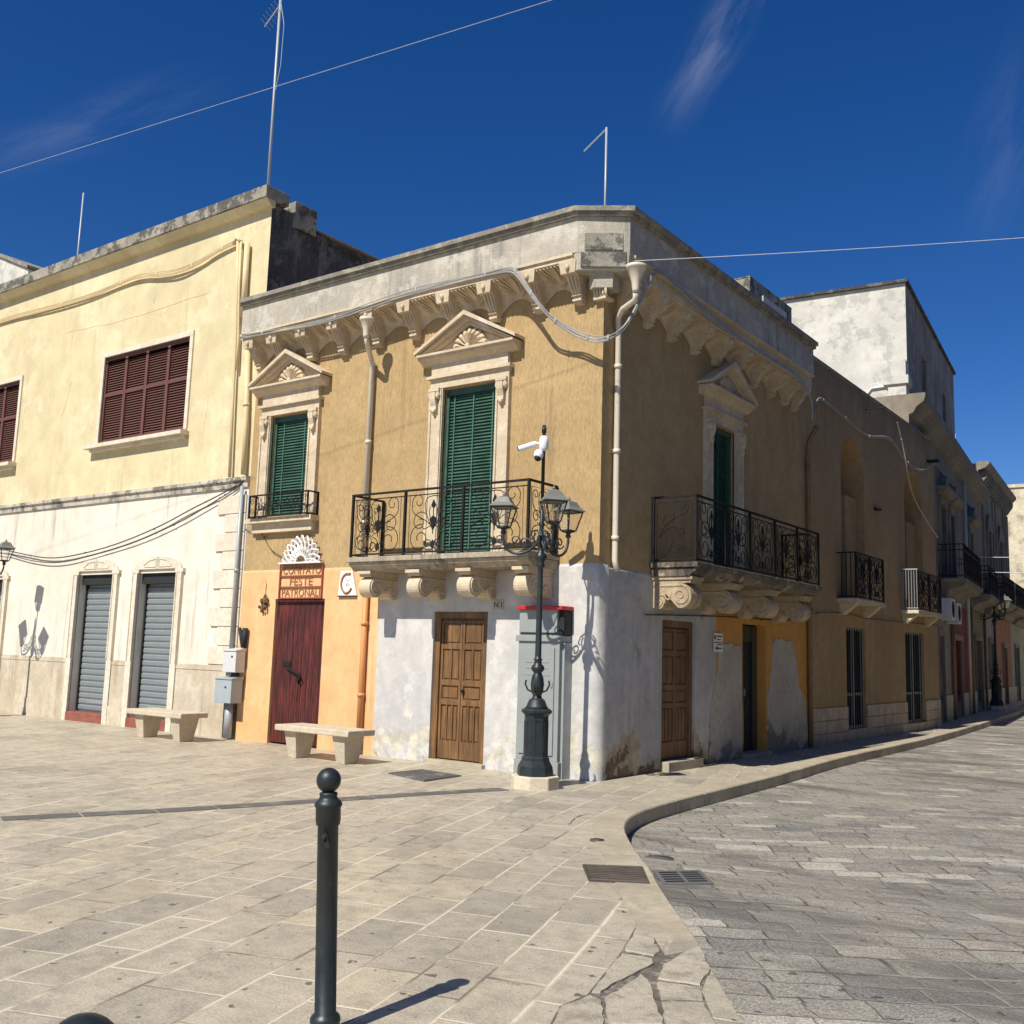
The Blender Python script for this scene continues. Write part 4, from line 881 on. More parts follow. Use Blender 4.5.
for a, b, zt in ((*A1, 6.55), (*A2, 6.6)):
    mb = MB(FS); mb.box(a, b, -.51, -.498, 3.0, zt); rec = mb.build('arched_niche', 'annex', AX)
    m2 = MB(FS); m2.box(a+.12, a+.62, -.495, -.44, 3.0, 5.35); m2.build('balcony_door', 'greygl', rec)
    m3 = MB(FS); m3.box(a+.75, b, -.495, -.16, 3.0, 5.3); m3.build('niche_block', 'annex', rec)
def small_balcony(s0, s1, o, lb, white=False):
    mb = MB(FS); mb.box(s0, s1, 0, o, 2.86, 2.95); mb.prof([(0, 2.62), (.1, 2.62), (o-.1, 2.80), (o-.05, 2.858), (0, 2.858)], s0+.1, s0+.3); mb.prof([(0, 2.62), (.1, 2.62), (o-.1, 2.80), (o-.05, 2.858), (0, 2.858)], s1-.3, s1-.1)
    b = lab(mb.build('balcony', 'stone', AX, .006), lb)
    m2 = MB(FS); oo = o-.03
    for z in (2.99, 3.9): m2.box(s0, s1, oo-.012, oo+.012, z-.012, z+.012)
    pp = [s0+.02, (s0+s1)/2, s1-.02]
    for p in pp: m2.box(p-.018, p+.018, oo-.015, oo+.015, 2.95, 3.9)
    for a_, b_ in zip(pp, pp[1:]): scrollwork(m2, a_+.04, b_-.04, oo, 3.0, 3.87, .010)
    for s_ in (s0+.02, s1-.02):
        for z in (2.99, 3.9): m2.box(s_-.012, s_+.012, 0, oo, z-.012, z+.012)
        for q in range(1, 4): m2.box(s_-.008, s_+.008, oo*q/4-.008, oo*q/4+.008, 2.99, 3.9)
    m2.build('railing', 'iron', b)
    if white:
        m3 = MB(FS)
        m3.box(s0-.03, s0-.01, .02, o, 2.98, 3.0); m3.box(s0-.03, s0-.01, .02, o, 3.92, 3.95)
        for q in range(7): m3.box(s0-.028, s0-.014, .02+(o-.04)*q/6-.005, .02+(o-.04)*q/6+.005, 2.98, 3.95)
        m3.build('white_side_grille', 'zinc', b)
small_balcony(9.45, 11.40, .42, 'first small iron balcony past the corner house'); small_balcony(14.1, 16.40, .42, 'second small iron balcony with a white side grille', True)
for w_, lb in ((w1, 'first dark ground floor window'), (w2, 'second dark ground floor window')):
    mb = MB(FS); mb.box(w_[0], w_[1], -.14, -.12, w_[2], w_[3]); g = lab(mb.build('window', 'dark', AX), lb)
    m2 = MB(FS); c = (w_[0]+w_[1])/2
    for a, b in ((w_[0], w_[0]+.06), (c-.035, c+.035), (w_[1]-.06, w_[1])): m2.box(a, b, -.12, -.06, w_[2], w_[3])
    for z in (w_[2]+.03, w_[2]+.72, w_[3]-.03): m2.box(w_[0]+.06, w_[1]-.06, -.12, -.065, z-.03, z+.03)
    m2.build('window_frame', 'cabinet', g)
    m3 = MB(FS)
    for k in range(1, 8): x = w_[0]+(w_[1]-w_[0])*k/8; m3.tube([(x, -.03, w_[2]+.02), (x, -.03, w_[3]-.02)], .010, 5)
    m3.build('window_bars', 'iron', g)
mb = MB(FS); mb.box(11.6, 11.63, .0, .45, 7.42, 7.45); mb.box(16.9, 17.1, 0, .3, 7.1, 7.16); mb.box(12.1, 12.3, .0, .12, 5.15, 5.2); mb.build('wall_hook', 'iron', AX)
# ------------------------------------------------------------------ grey townhouse beyond
FT = far_frame(-.25, 17.62, 6.0); p0 = FT(0, 0, 0)
T = thing('grey_townhouse', 'tall grey stone townhouse with limewashed side wall and set-back top storey', 'house', p0)
zc = 8.62
mb = MB(FT)
TW = [(2.75, 3.85, 4.2, 6.45), (4.95, 5.9, 4.2, 6.45), (10.2, 11.3, 4.2, 6.5)]
TD = [(.6, 1.7, -.1, 2.5), (2.3, 3.2, -.1, 2.5)]
wall(mb, 0, 14.2, 3.6, zc, [(*t, .2) for t in TW], 0)
wall(mb, -2.4, 0, 7.6, zc, (), 0); mb.quad((-2.4, 0, 7.6), (-2.4, -8, 7.6), (-2.4, -8, zc), (-2.4, 0, zc)); mb.quad((-2.4, 0, zc), (14.2, 0, zc), (14.2, -9, zc), (-2.4, -9, zc)); mb.quad((14.2, 0, 3), (14.2, -8, 3), (14.2, -8, zc), (14.2, 0, zc))
mb.build('upper_wall', 'greyst', T)
def lowzone(a, b, mat, doors, lb, mb_z=3.6, parent=None, fr=FT):
    m_ = MB(fr); wall(m_, a, b, .75, mb_z, [(*d, .2) for d in doors], .0); w = lab(m_.build('ground_floor_wall', mat, parent or T), lb)
    m2 = MB(fr); xs_ = [a]+[q for d in doors for q in (d[0], d[1])]+[b]
    for k in range(0, len(xs_), 2): MB(fr).box(xs_[k]+.01, xs_[k+1]-.01, -.02, .05, -.1, .75).build('plinth', 'dado', w)
    for d in doors:
        m3 = MB(fr); m3.box(d[0]-.14, d[0], -.02, .06, .75 if False else -.1, d[3]); m3.box(d[1], d[1]+.14, -.02, .06, -.1, d[3]); m3.box(d[0]-.2, d[1]+.2, -.02, .08, d[3], d[3]+.18)
        q = m3.build('door_surround', 'greyst', w); m4 = MB(fr); m4.box(d[0], d[1], -.20, -.16, -.1, d[3]); m4.box((d[0]+d[1])/2-.02, (d[0]+d[1])/2+.02, -.16, -.14, -.1, d[3]); m4.build('door', 'greygl', q)
    return w
lowzone(0, 4.45, 'bayg', [(1.6, 2.7, -.1, 2.5)], 'grey ground floor bay')
lowzone(4.45, 9.45, 'red_plaster', [(5.2, 6.9, -.1, 2.45)], 'dark red ground floor bay')
lowzone(9.45, 14.2, 'olive_plaster', [(11.1, 13.2, -.1, 2.6)], 'olive ground floor bay')
mb = MB(FT); mb.prof([(0, zc-1.15), (.05, zc-1.15), (.05, zc-1.05), (0, zc-1.05)], .02, 14.2); mb.prof([(0, zc-.55), (.12, zc-.5), (.2, zc-.35), (.38, zc-.22), (.42, zc-.08), (.42, zc), (0, zc)], -2.45, 14.4); mb.build('cornice', 'greyst', T)
for k, t in enumerate(TW):
    m2 = MB(FT); c = (t[0]+t[1])/2
    m2.box(t[0]-.22, t[0], -.02, .06, t[2], t[3]); m2.box(t[1], t[1]+.22, -.02, .06, t[2], t[3]); m2.box(t[0]-.25, t[1]+.25, -.02, .1, t[3], t[3]+.25); m2.prof([(0, t[3]+.25), (.2, t[3]+.3), (.34, t[3]+.42), (.34, t[3]+.5), (0, t[3]+.5)], t[0]-.45, t[1]+.45)
    m2.prism([(c-.8, t[3]+.502), (c+.8, t[3]+.502), (c, t[3]+.95)], 0, .2)
    q = m2.build('window_surround', 'greyst', T); m3 = MB(FT); m3.box(t[0], t[1], -.2, -.16, t[2], t[3]); m3.build('shutter', 'greygl', q)
    slats(q, FT, t[0]+.03, t[1]-.03, t[2], t[3], -.15, .07, 'shutter')
def far_balcony(s0, s1, lb, o=.75, z=4.05, fr=FT, T_=None):
    m2 = MB(fr); m2.box(s0, s1, 0, o, z, z+.12); m2.prof([(0, z-.38), (.15, z-.38), (.3, z-.2), (o-.12, z-.12), (o-.04, z-.002), (0, z-.002)], s0+.15, s1-.15)
    b = lab(m2.build('balcony', 'greyst', T_ or T), lb); m3 = MB(fr); oo = o-.05
    n_ = max(2, round((s1-s0)/.11))
    for zz_ in (z+.2, z+1.12, z+.95): m3.box(s0, s1, oo-.012, oo+.012, zz_-.012, zz_+.012); m3.box(s0, s0+.024, 0, oo, zz_-.012, zz_+.012); m3.box(s1-.024, s1, 0, oo, zz_-.012, zz_+.012)
    for k in range(n_+1): x = s0+.01+(s1-s0-.02)*k/n_; m3.box(x-.008, x+.008, oo-.008, oo+.008, z+.1, z+1.12)
    for k in range(1, 6):
        for x in (s0+.01, s1-.01): m3.box(x-.008, x+.008, oo*k/6-.008, oo*k/6+.008, z+.1, z+1.12)
    pn = round((s1-s0)/.9)
    for k in range(pn): scrollwork(m3, s0+(s1-s0)*k/pn+.03, s0+(s1-s0)*(k+1)/pn-.03, oo, z+.2, z+.95, .012)
    m3.build('railing', 'iron', b)
far_balcony(2.2, 6.8, 'first long balcony of the grey townhouse'); far_balcony(9.4, 12.6, 'second balcony of the grey townhouse')
for x_ in (4.45, 9.5, 14.0): MB(FT).tube([(x_, .08, 3.7), (x_, .08, 0)], .055, 8).build('dark_pipe', 'pipeb', T)
mb = MB(FT); pipe(mb, [(8.6, .09, 8.3), (8.6, .09, 4.2), (8.55, .09, .0)], .06, 8); mb.build('rain_pipe', 'pipe', T)
mb = MB(FT); pipe(mb, [(.18, .12, 7.2), (.15, .10, 4.0)], .05, 8); mb.build('rain_pipe', 'pipe', T)
def ac(fr, s_, o, z, lb):
    t = thing('air_conditioner', lb, 'air conditioner', fr(s_, o, z), 'air conditioners on the grey townhouse')
    m2 = MB(fr); m2.box(s_, s_+.85, o, o+.32, z, z+.62); m2.build('casing', 'box', t, .01)
    c = fr(s_+.36, o+.33, z+.31); m3 = MB(fr)
    for r_ in (.24, .16, .08): m3.tube([(s_+.36+r_*math.cos(a), o+.325, z+.31+r_*math.sin(a)) for a in [R(20*i) for i in range(18)]], .012, 4, True)
    m3.prism([(s_+.36+.24*math.cos(R(20*i)), z+.31+.24*math.sin(R(20*i))) for i in range(18)], o+.321, o+.3235); m3.build('fan_grille', 'dark', t)
ac(FT, 1.9, .05, 2.95, 'white air conditioner nearest the ochre row house, above a door'); ac(FT, 3.3, .05, 2.9, 'white air conditioner beside the red ground floor bay')
# set-back top storey with bright side wall
FU = Fr(*FT(0, 0, 0)[:2], FT.s[:2], FT.n[:2]); zu = 12.82
mb = MB(FT); a, o_ = .75, -.50
mb.quad((a, o_, 6.5), (a, -9, 6.5), (a, -9, zu), (a, o_, zu)); lab(mb.build('limewashed_side_wall', 'tallw', T), 'sunlit blank side wall with grey stains')
mb = MB(FT); wall(mb, a, 11.6, zc, zu, [(3.6, 4.5, 9.3, 11.4, .2), (8.3, 9.1, 9.3, 11.3, .2)], o_); mb.quad((a, o_, zu-.01), (11.6, o_, zu-.01), (11.6, -9, zu-.01), (a, -9, zu-.01)); mb.quad((11.6, o_, zc), (11.6, -9, zc), (11.6, -9, zu), (11.6, o_, zu))
lab(mb.build('top_storey_wall', 'talls', T), 'stained shaded top storey wall')
mb = MB(FT); mb.box(a-.10, 11.7, -9, o_+.08, zu, zu+.09); mb.build('coping', 'black', T)
for w_ in ((3.6, 4.5, 9.3, 11.4), (8.3, 9.1, 9.3, 11.3)): MB(FT).box(w_[0], w_[1], o_-.2, o_-.17, w_[2], w_[3]).build('window', 'dark', T)
mb = MB(FT); mb.box(-2.40, -1.9, -.5, -.05, zc+.005, zc+.95); mb.box(-2.46, -1.8, -.62, .02, zc+.30, zc+.52); mb.build('corner_pier', 'tallw', T)
mb = MB(FT); mb.tube([(.70, -.6, 9.75), (.70, -1.5, 9.7), (.70, -2.1, 9.0), (.70, -2.6, 8.3)], .03, 6); mb.build('wall_conduit', 'whitep', T)
# third house with corbelled cornice
pc = FT(14.2, 0, 0); F3 = far_frame(pc.x, pc.y, 4.6)
T3 = thing('corbelled_townhouse', 'grey townhouse with a row of small corbels under its cornice', 'house', pc)
z3 = 9.75; mb = MB(F3); wall(mb, 0, 10, 3.9, z3, [(2.2, 3.2, 4.3, 7.3, .3), (6.2, 7.2, 4.3, 7.3, .3)], 0)
mb.quad((0, 0, z3), (10, 0, z3), (10, -8, z3), (0, -8, z3)); mb.quad((0, 0, 8), (0, -8, 8), (0, -8, z3), (0, 0, z3)); mb.quad((10, 0, 0), (10, -8, 0), (10, -8, z3), (10, 0, z3)); mb.build('upper_wall', 'greyst', T3)
mb = MB(F3); mb.prof([(0, z3-.3), (.3, z3-.2), (.45, z3-.05), (.45, z3+.05), (0, z3+.05)], -.1, 10.1); mb.build('cornice', 'greyst', T3)
cp = None
for k in range(17):
    x = .3+.58*k
    if cp is None: cp = MB(F3).prof([(0, z3-.85), (.08, z3-.85), (.32, z3-.5), (.34, z3-.303), (0, z3-.303)], x-.12, x+.12).build('cornice_corbel', 'greyst', T3)
    else: copy_tree(cp, T3, F3(x, 0, 0)-F3(.3, 0, 0))
for x in (2.2, 6.2):
    m2 = MB(F3); m2.box(x-.25, x, -.02, .07, 4.3, 7.3); m2.box(x+1.0, x+1.25, -.02, .07, 4.3, 7.3); m2.prism([(x-.3, 7.3)]+[(x+.55+.85*math.cos(R(180-15*i)), 7.3+.7*math.sin(R(180-15*i))) for i in range(13)]+[(x+1.4, 7.3)], -.01, .1)
    q = m2.build('window_surround', 'greyst', T3); slats(q, F3, x, x+1.0, 4.3, 7.3, -.28, .1, 'shutter')
mb = MB(F3)
for k in (1, 4.3, 5.3, 8.2, 9.1, 9.8): x = k; MB(F3).box(x-.15, x+.15, .0, .06, 4.2, z3-.9).build('pilaster_strip', 'greyst', T3)
lowzone(0, 4.2, 'bayg', [(1.6, 2.8, -.1, 2.6)], 'grey white ground floor bay', 3.9, T3, F3); lowzone(4.2, 10, 'pink_plaster', [(6.4, 7.7, -.1, 2.5)], 'salmon pink ground floor bay', 3.9, T3, F3)
for k, (a, b) in enumerate(((.4, 4.4), (5.0, 9.6))): far_balcony(a, b, ('nearer', 'farther')[k]+' iron balcony along the corbelled townhouse', .8, 4.15, F3, T3)
mb = MB(F3); mb.box(.6, 2.2, -3.4, -1.4, z3, z3+1.3); q = mb.build('rooftop_cabin', 'tallw', T3)
# low green house after it, and the far lit house closing the bend
p5 = F3(10, 0, 0); F5 = far_frame(p5.x, p5.y, 5.2)
T5 = thing('low_green_house', 'low pale green house just before the right edge, past the corbelled townhouse', 'house', p5)
mb = MB(F5); wall(mb, 0, 14, 3.6, 5.9, [(2, 3, 4.2, 5.6, .2), (7, 8, 4.2, 5.6, .2)], 0); mb.quad((0, 0, 5.9), (14, 0, 5.9), (14, -8, 5.9), (0, -8, 5.9)); mb.build('upper_wall', 'green_plaster', T5)
lowzone(0, 14, 'green_plaster', [(1.6, 3.4, -.1, 2.6), (7, 8.2, -.1, 2.6)], 'pale green ground floor', 3.6, T5, F5); far_balcony(.6, 6.4, 'iron balcony of the low green house', .85, 4.1, F5, T5)
T4 = thing('far_limestone_house', 'far sunlit limestone house at the right edge closing the street', 'house', (-2, 56, 0))
mb = MB(ID); mb.box(-9, 6, 56, 64, 0, 12.6); mb.box(-9.1, 6.1, 55.9, 64.1, 12.6, 12.8); mb.box(-9, 6, 55.95, 56, 6.3, 6.5); mb.build('wall', 'farstone', T4)
for x in (-6.2, -3.4, -.6, 2.2): q = MB(ID).box(x, x+.9, 55.93, 55.99, 7.0, 9.2).build('window', 'greygl', T4); MB(ID).box(x-.12, x+1.02, 55.85, 55.98, 6.85, 7.0).build('window_sill', 'stone', q)
# house across the street, outside the photograph: it shades the street front from the open sky and carries the wire
OP = thing('opposite_townhouse', 'pale stone house across the street, outside the photo beyond its right edge', 'house', (9.8, 20, 0))
FO = Fr(9.8, -1.5, (0, 1), (-1, 0)); OW = []
for k in range(13): x = 1.4+4.4*k; OW += [(x, x+1.2, .15, 2.7, .25), (x, x+1.2, 4.2, 6.7, .25)]
mb = MB(FO); wall(mb, 0, 58, 0, 9.6, OW, 0); mb.quad((0, 0, 0), (0, -9, 0), (0, -9, 9.6), (0, 0, 9.6)); mb.quad((0, 0, 9.6), (58, 0, 9.6), (58, -9, 9.6), (0, -9, 9.6)); mb.quad((0, -9, 0), (58, -9, 0), (58, -9, 9.6), (0, -9, 9.6))
mb.build('wall', 'greyst', OP)
mb = MB(FO); mb.prof([(0, 9.1), (.15, 9.15), (.4, 9.5), (.4, 9.7), (0, 9.7)], -.1, 58); mb.build('cornice', 'stone', OP)
for k, h in enumerate(OW):
    m2 = MB(FO); m2.box(h[0], h[1], -.25, -.2, h[2], h[3]); m2.box((h[0]+h[1])/2-.03, (h[0]+h[1])/2+.03, -.2, -.17, h[2], h[3]); q = m2.build('shutter' if k % 2 else 'door', 'shutter' if k % 2 else 'brownwood', OP)
    m3 = MB(FO)
    for a, b in ((h[0]-.18, h[0]), (h[1], h[1]+.18)): m3.box(a, b, -.02, .05, h[2], h[3])
    m3.box(h[0]-.2, h[1]+.2, -.02, .08, h[3], h[3]+.2); m3.build('surround', 'quoin', q)
# ------------------------------------------------------------------ cables on the facades
def strands(name, mats, P, label, n=4, r=.012, sp=.022, sag=0, fr=ID, parent=None):
    mb = MB(fr)
    P = chaik(chaik(P)) if len(P[0]) == 2 else P
    Q = P
    for _ in range(2):
        o = [Q[0]]
        for a, b in zip(Q, Q[1:]): o += [tuple(a[k]*.75+b[k]*.25 for k in range(3)), tuple(a[k]*.25+b[k]*.75 for k in range(3))]
        Q = o+[Q[-1]]
    for k in range(n):
        dz = (k-(n-1)/2)*sp; ph = random.uniform(0, 6)
        mb.tube([(x+.004*math.sin(i*.5+ph), y+.004*math.cos(i*.7+ph), z+dz+.010*math.sin(i*.33+ph)) for i, (x, y, z) in enumerate(Q)], r*random.uniform(.7, 1.15), 5)
    for i in range(4, len(Q)-2, 7):      # ties
        x, y, z = Q[i]; mb.ball((x, y, z), .022, .022, n*sp*.62, 6, 5)
    return tag(mb.build(name, mats), label, 'cable')
strands('cable_bundle', 'cable', [(-7.26, -.43, 7.05), (-6.37, -.43, 7.0), (-5.24, -.43, 6.95), (-4.32, -.43, 7.02), (-3.25, -.43, 7.11), (-2.25, -.43, 7.09), (-1.69, -.43, 7.08), (-1.30, -.46, 7.06), (-1.14, -.475, 6.94), (-.98, -.475, 6.72), (-.78, -.46, 6.43), (-.62, -.36, 6.22), (-.32, -.22, 6.0), (-.06, -.25, 5.88), (.12, -.26, 5.83), (.27, -.2, 5.86), (.30, .06, 6.05), (.33, .30, 6.38), (.40, .46, 6.75), (.44, .58, 6.98), (.45, .74, 7.06), (.44, 1.05, 7.06), (.44, 1.76, 6.98), (.43, 2.45, 6.92), (.43, 3.39, 6.86), (.43, 4.42, 6.84), (.43, 5.55, 6.86), (.43, 6.29, 6.84), (.43, 6.7, 6.7), (.42, 6.95, 6.52), (.36, 7.1, 6.25)],
        'grey cable bundle along the corner house parapet, sagging in a loop at the corner', 4)
strands('cable_bundle', 'cable', [(.36, 7.1, 6.25), (.2, 7.7, 6.6), (.08, 8.29, 6.97), (.07, 9.01, 6.96), (.07, 9.83, 6.9), (.07, 10.84, 6.79), (.07, 11.7, 6.77), (.07, 12.88, 7.02), (.07, 13.54, 7.05), (.07, 14.39, 6.77), (.07, 15.48, 6.64), (.07, 16.47, 6.78), (.08, 17.5, 7.17)], 'grey cable bundle wavering along the top of the ochre row house', 3)
strands('drooping_cable', 'pipe', [(.07, 13.92, 7.6), (.08, 14.4, 6.98), (.07, 14.8, 6.27), (.07, 15.31, 5.83), (.09, 16.34, 5.44), (.08, 17.55, 5.1)], 'pale cable drooping across the second arch of the row house', 1, .014)
strands('cable_bundle', 'pipey', [(-21, -.05, 9.0), (-16.88, -.05, 9.15), (-14.84, -.06, 9.05), (-13.0, -.06, 9.0), (-11.9, -.07, 9.08), (-11.17, -.08, 9.10), (-10.46, -.09, 8.97), (-9.79, -.09, 8.90), (-9.16, -.08, 8.96), (-8.71, -.07, 9.07), (-8.15, -.07, 9.13)], 'cream cable bundle running under the yellow house eaves', 4, .013, .026)
strands('black_cable', 'cabled', [(-21, -.07, 3.8), (-15.78, -.07, 3.58), (-14.88, -.07, 3.44), (-13.62, -.07, 3.29), (-12.48, -.07, 3.36), (-11.07, -.07, 3.53), (-9.78, -.07, 3.79), (-8.89, -.07, 4.07), (-8.17, -.07, 4.26), (-7.60, -.07, 4.44)], 'upper of two black cables drooping over the roller shutters', 1, .012)
strands('black_cable', 'cabled', [(-21, -.07, 3.7), (-15.77, -.07, 3.52), (-14.43, -.07, 3.27), (-13.21, -.07, 3.19), (-11.75, -.07, 3.36), (-10.4, -.07, 3.55), (-9.17, -.07, 3.84), (-8.31, -.07, 4.14), (-7.62, -.07, 4.38), (-7.33, -.07, 4.55)], 'lower of two black cables drooping over the roller shutters', 1, .014)
strands('black_cable', 'cabled', [(.05, 1.2, 2.22), (.05, 2.98, 2.27), (.05, 4.49, 2.31), (.05, 6.74, 2.34), (.07, 7.9, 2.58), (.05, 9.54, 2.67), (.04, 11.56, 2.59), (.04, 13.91, 2.64), (.04, 17.5, 2.7)], 'thin dark cable running under the street balcony onto the row house', 1, .012)
strands('black_cable', 'cabled', [(-7.75, -.02, 3.9), (-7.2, -.03, 3.55), (-6.9, -.03, 3.6), (-6.6, -.03, 3.25), (-6.3, -.03, 3.12)], 'thin black cable hanging below the small window guard', 1, .008)
def wire(P0, P1, sag, r, label):
    mb = MB(ID); P0, P1 = Vector(P0), Vector(P1); n_ = 24
    mb.tube([tuple(P0.lerp(P1, i/n_)-Vector((0, 0, sag*4*(i/n_)*(1-i/n_)))) for i in range(n_+1)], r, 4)
    return tag(mb.build('overhead_wire', 'wire'), label, 'wire', None)
a, b = Vector((-8.85, -4.15, 9.0)), Vector((.95, -2.82, 9.0)); dv = (b-a)
wire(a-dv*1.0, b+dv*.8, .0, .004, 'thin pale wire crossing the sky at upper left'); wire((.50, -.05, 6.93), (9.72, 12.55, 10.4), .10, .005, 'thin white wire from the house corner across to the right')
for k, (z, lb) in enumerate(((5.6, 'upper'), (5.05, 'lower'))): wire(FT(10.5, .1, z), FT(12.5, 7, z+.25), .1, .012, lb+' pale wire strung across the far street')
# ------------------------------------------------------------------ street lamp
def make_lamp(loc, label, rot=-39):
    L = thing('street_lamp', label, 'street lamp', (0, 0, 0), 'cast iron three-lantern street lamps')
    mb = MB(ID); mb.plan([(.30*math.cos(R(22.5+45*i))*1.0, .30*math.sin(R(22.5+45*i))) for i in range(8)], -.02, .15); mb.build('plinth', 'plinth', L, .012)
    mb = MB(ID)
    mb.lathe([(.225, .15), (.225, .20), (.215, .26), (.175, .33), (.172, .36), (.155, .38), (.15, .86), (.165, .88), (.19, .90), (.195, .925), (.165, .95)], (0, 0, 0), 8, R(22.5), False)
    for i in range(8):
        a = R(45*i); c, s_ = math.cos(a), math.sin(a); r_ = .1415
        f2 = Fr(c*r_, s_*r_, (-s_, c), (c, s_)); mb.fr = f2
        mb.tube([(-.035, 0, .42), (.035, 0, .42), (.035, 0, .80), (-.035, 0, .80), (-.035, 0, .42)], .005, 4)
    mb.fr = ID; mb.build('pedestal', 'lampmetal', L)
    mb = MB(ID)
    mb.lathe([(.15, .95), (.13, .98), (.10, 1.05), (.075, 1.07), (.06, 1.08), (.055, 1.11), (.075, 1.15), (.085, 1.24), (.075, 1.32), (.055, 1.37), (.05, 1.385), (.075, 1.41), (.085, 1.44), (.075, 1.465), (.05, 1.49), (.045, 1.53), (.06, 1.545), (.042, 1.56),
              (.040, 1.6), (.033, 2.60), (.034, 2.68), (.055, 2.70), (.048, 2.73), (.045, 2.76), (.075, 2.80), (.08, 2.83), (.05, 2.87), (.035, 2.90), (.045, 2.97), (.06, 3.03), (.05, 3.08), (.03, 3.11), (.028, 3.20), (.045, 3.23), (.026, 3.27), (.02, 3.5), (.0, 3.52)], (0, 0, 0), 16)
    for i in range(4):      # small acanthus hooks on the base vase
        a = R(90*i+20); mb.fr = Fr(0, 0, (math.cos(a), math.sin(a)), (-math.sin(a), math.cos(a)))
        mb.tube([(.07, 0, 1.15), (.12, 0, 1.17), (.155, 0, 1.24), (.145, 0, 1.29)], .012, 5)
        mb.tube([(.045, 0, 2.95), (.09, 0, 3.0), (.10, 0, 3.08), (.07, 0, 3.12)], .012, 5)
    mb.fr = ID; mb.build('post', 'lampmetal', L)
    for k in range(3):
        a = R(rot+120*k); fr = Fr(0, 0, (math.cos(a), math.sin(a)), (-math.sin(a), math.cos(a)))
        mb = MB(fr); P = bez((.04, 0, 3.04), (.08, 0, 2.86), (.47, 0, 2.74), (.50, 0, 3.06), 12)+[(.5, 0, 3.17)]
        mb.tube(P, .018, 7); mb.tube([(.20+p, 0, 3.00+q) for p, q in spiral(0, 0, .09, .02, 200, 1.6)], .011, 5); mb.tube([(.34+p, 0, 3.03+q) for p, q in spiral(0, 0, .085, .015, -20, -1.5)], .010, 5)
        mb.tube([(.045, 0, 3.16), (.11, 0, 3.15), (.16, 0, 3.08), (.12, 0, 3.04)], .010, 5)
        arm = mb.build('arm', 'lampmetal', L)
        c0 = fr(.5, 0, 0); m2 = MB(ID)
        rt = a+R(45)
        ZL = lambda z: 3.20+(z-3.02)*.80
        def ringv(r_, z): z = ZL(z); return [(c0.x+r_*math.cos(rt+R(90*i)), c0.y+r_*math.sin(rt+R(90*i)), z) for i in range(4)]
        m2.lathe([(q_, ZL(z_)) for q_, z_ in ((.02, 2.9), (.04, 2.93), (.025, 2.97), (.05, 2.995), (.085, 3.0), (.085, 3.02), (.0, 3.022))], (c0.x, c0.y, 0), 8)
        lo, hi = ringv(.10, 3.025), ringv(.185, 3.33)
        for i in range(4): m2.tube([lo[i], hi[i]], .010, 5); m2.tube([lo[i], lo[(i+1) % 4]], .008, 4); m2.tube([hi[i], hi[(i+1) % 4]], .010, 4)
        lt = m2.build('lantern', 'lampmetal', L)
        m3 = MB(ID); A_ = [ringv(.215, 3.335), ringv(.225, 3.345), ringv(.15, 3.41), ringv(.105, 3.49), ringv(.05, 3.515), ringv(.015, 3.53)]
        vs = [v for q in A_ for v in q]; fs = [(j*4+i, j*4+(i+1) % 4, (j+1)*4+(i+1) % 4, (j+1)*4+i) for j in range(5) for i in range(4)]+[(0, 1, 2, 3), (20, 21, 22, 23)]
        m3.add(vs, fs); m3.lathe([(q_, ZL(z_)) for q_, z_ in ((.015, 3.525), (.028, 3.54), (.012, 3.56), (.003, 3.60))], (c0.x, c0.y, 0), 8); m3.build('lantern_roof', 'lamproof', lt)
        m4 = MB(ID); g0, g1 = ringv(.094, 3.03), ringv(.178, 3.325)
        m4.add(g0+g1, [(i, (i+1) % 4, 4+(i+1) % 4, 4+i) for i in range(4)]); m4.build('lantern_glass', 'glass', lt)
    L.location = loc; return L
lamp = make_lamp((-.17, -1.12, 0), 'dark green iron street lamp in front of the grey cabinet, with three lanterns')
l2 = copy_tree(lamp, None, (-14.12, -1.32, 0)); l2['label'] = 'iron street lamp at the left edge of the photo, only one lantern in view'
l3 = copy_tree(lamp, None, (-1.15, 30.9, 0)); l3['label'] = 'distant dark street lamp on the shaded pavement at right'
l3.scale = (1.2, 1.2, 1.2)
def up(z): return Vector((-.17, -1.12, z))
cm = thing('security_camera', 'pair of white security cameras on a black mast above the street lamp', 'security camera', up(3.5))
MB(ID).lathe([(.022, 3.48), (.022, 4.46), (.03, 4.46), (.03, 4.40), (.03, 4.5), (.0, 4.5)][:2]+[(.030, 4.36), (.030, 4.43), (0, 4.431)], (-.17, -1.12, 0), 10).build('mast', 'lampmetal', cm)
fr = Fr(-.17, -1.12, (math.cos(R(197)), math.sin(R(197))), (-math.sin(R(197)), math.cos(R(197))))
mb = MB(fr); mb.lathe([(.035, 4.12), (.06, 4.16), (.062, 4.24), (.055, 4.30), (.03, 4.32)], (-.17, -1.12, 0), 14); mb.tube([(0, 0, 4.24), (.10, 0, 4.22)], .018, 8)
mb.tube([(.09, 0, 4.23), (.12, 0, 4.222), (.33, 0, 4.165), (.335, 0, 4.164)], [.025, .038, .038, .03], 12); mb.ball((.055, .03, 4.07), .065, .065, .075, 12, 8); mb.build('camera_housing', 'whitep', cm)
mb = MB(fr); mb.tube([(.333, 0, 4.165), (.345, 0, 4.161)], .034, 12); mb.build('lens', 'dark', cm)
mb = MB(fr); mb.ball((.06, .04, 4.035), .050, .055, .05, 12, 8); mb.build('dome_lens', 'dark', cm); cm.location.z += .05
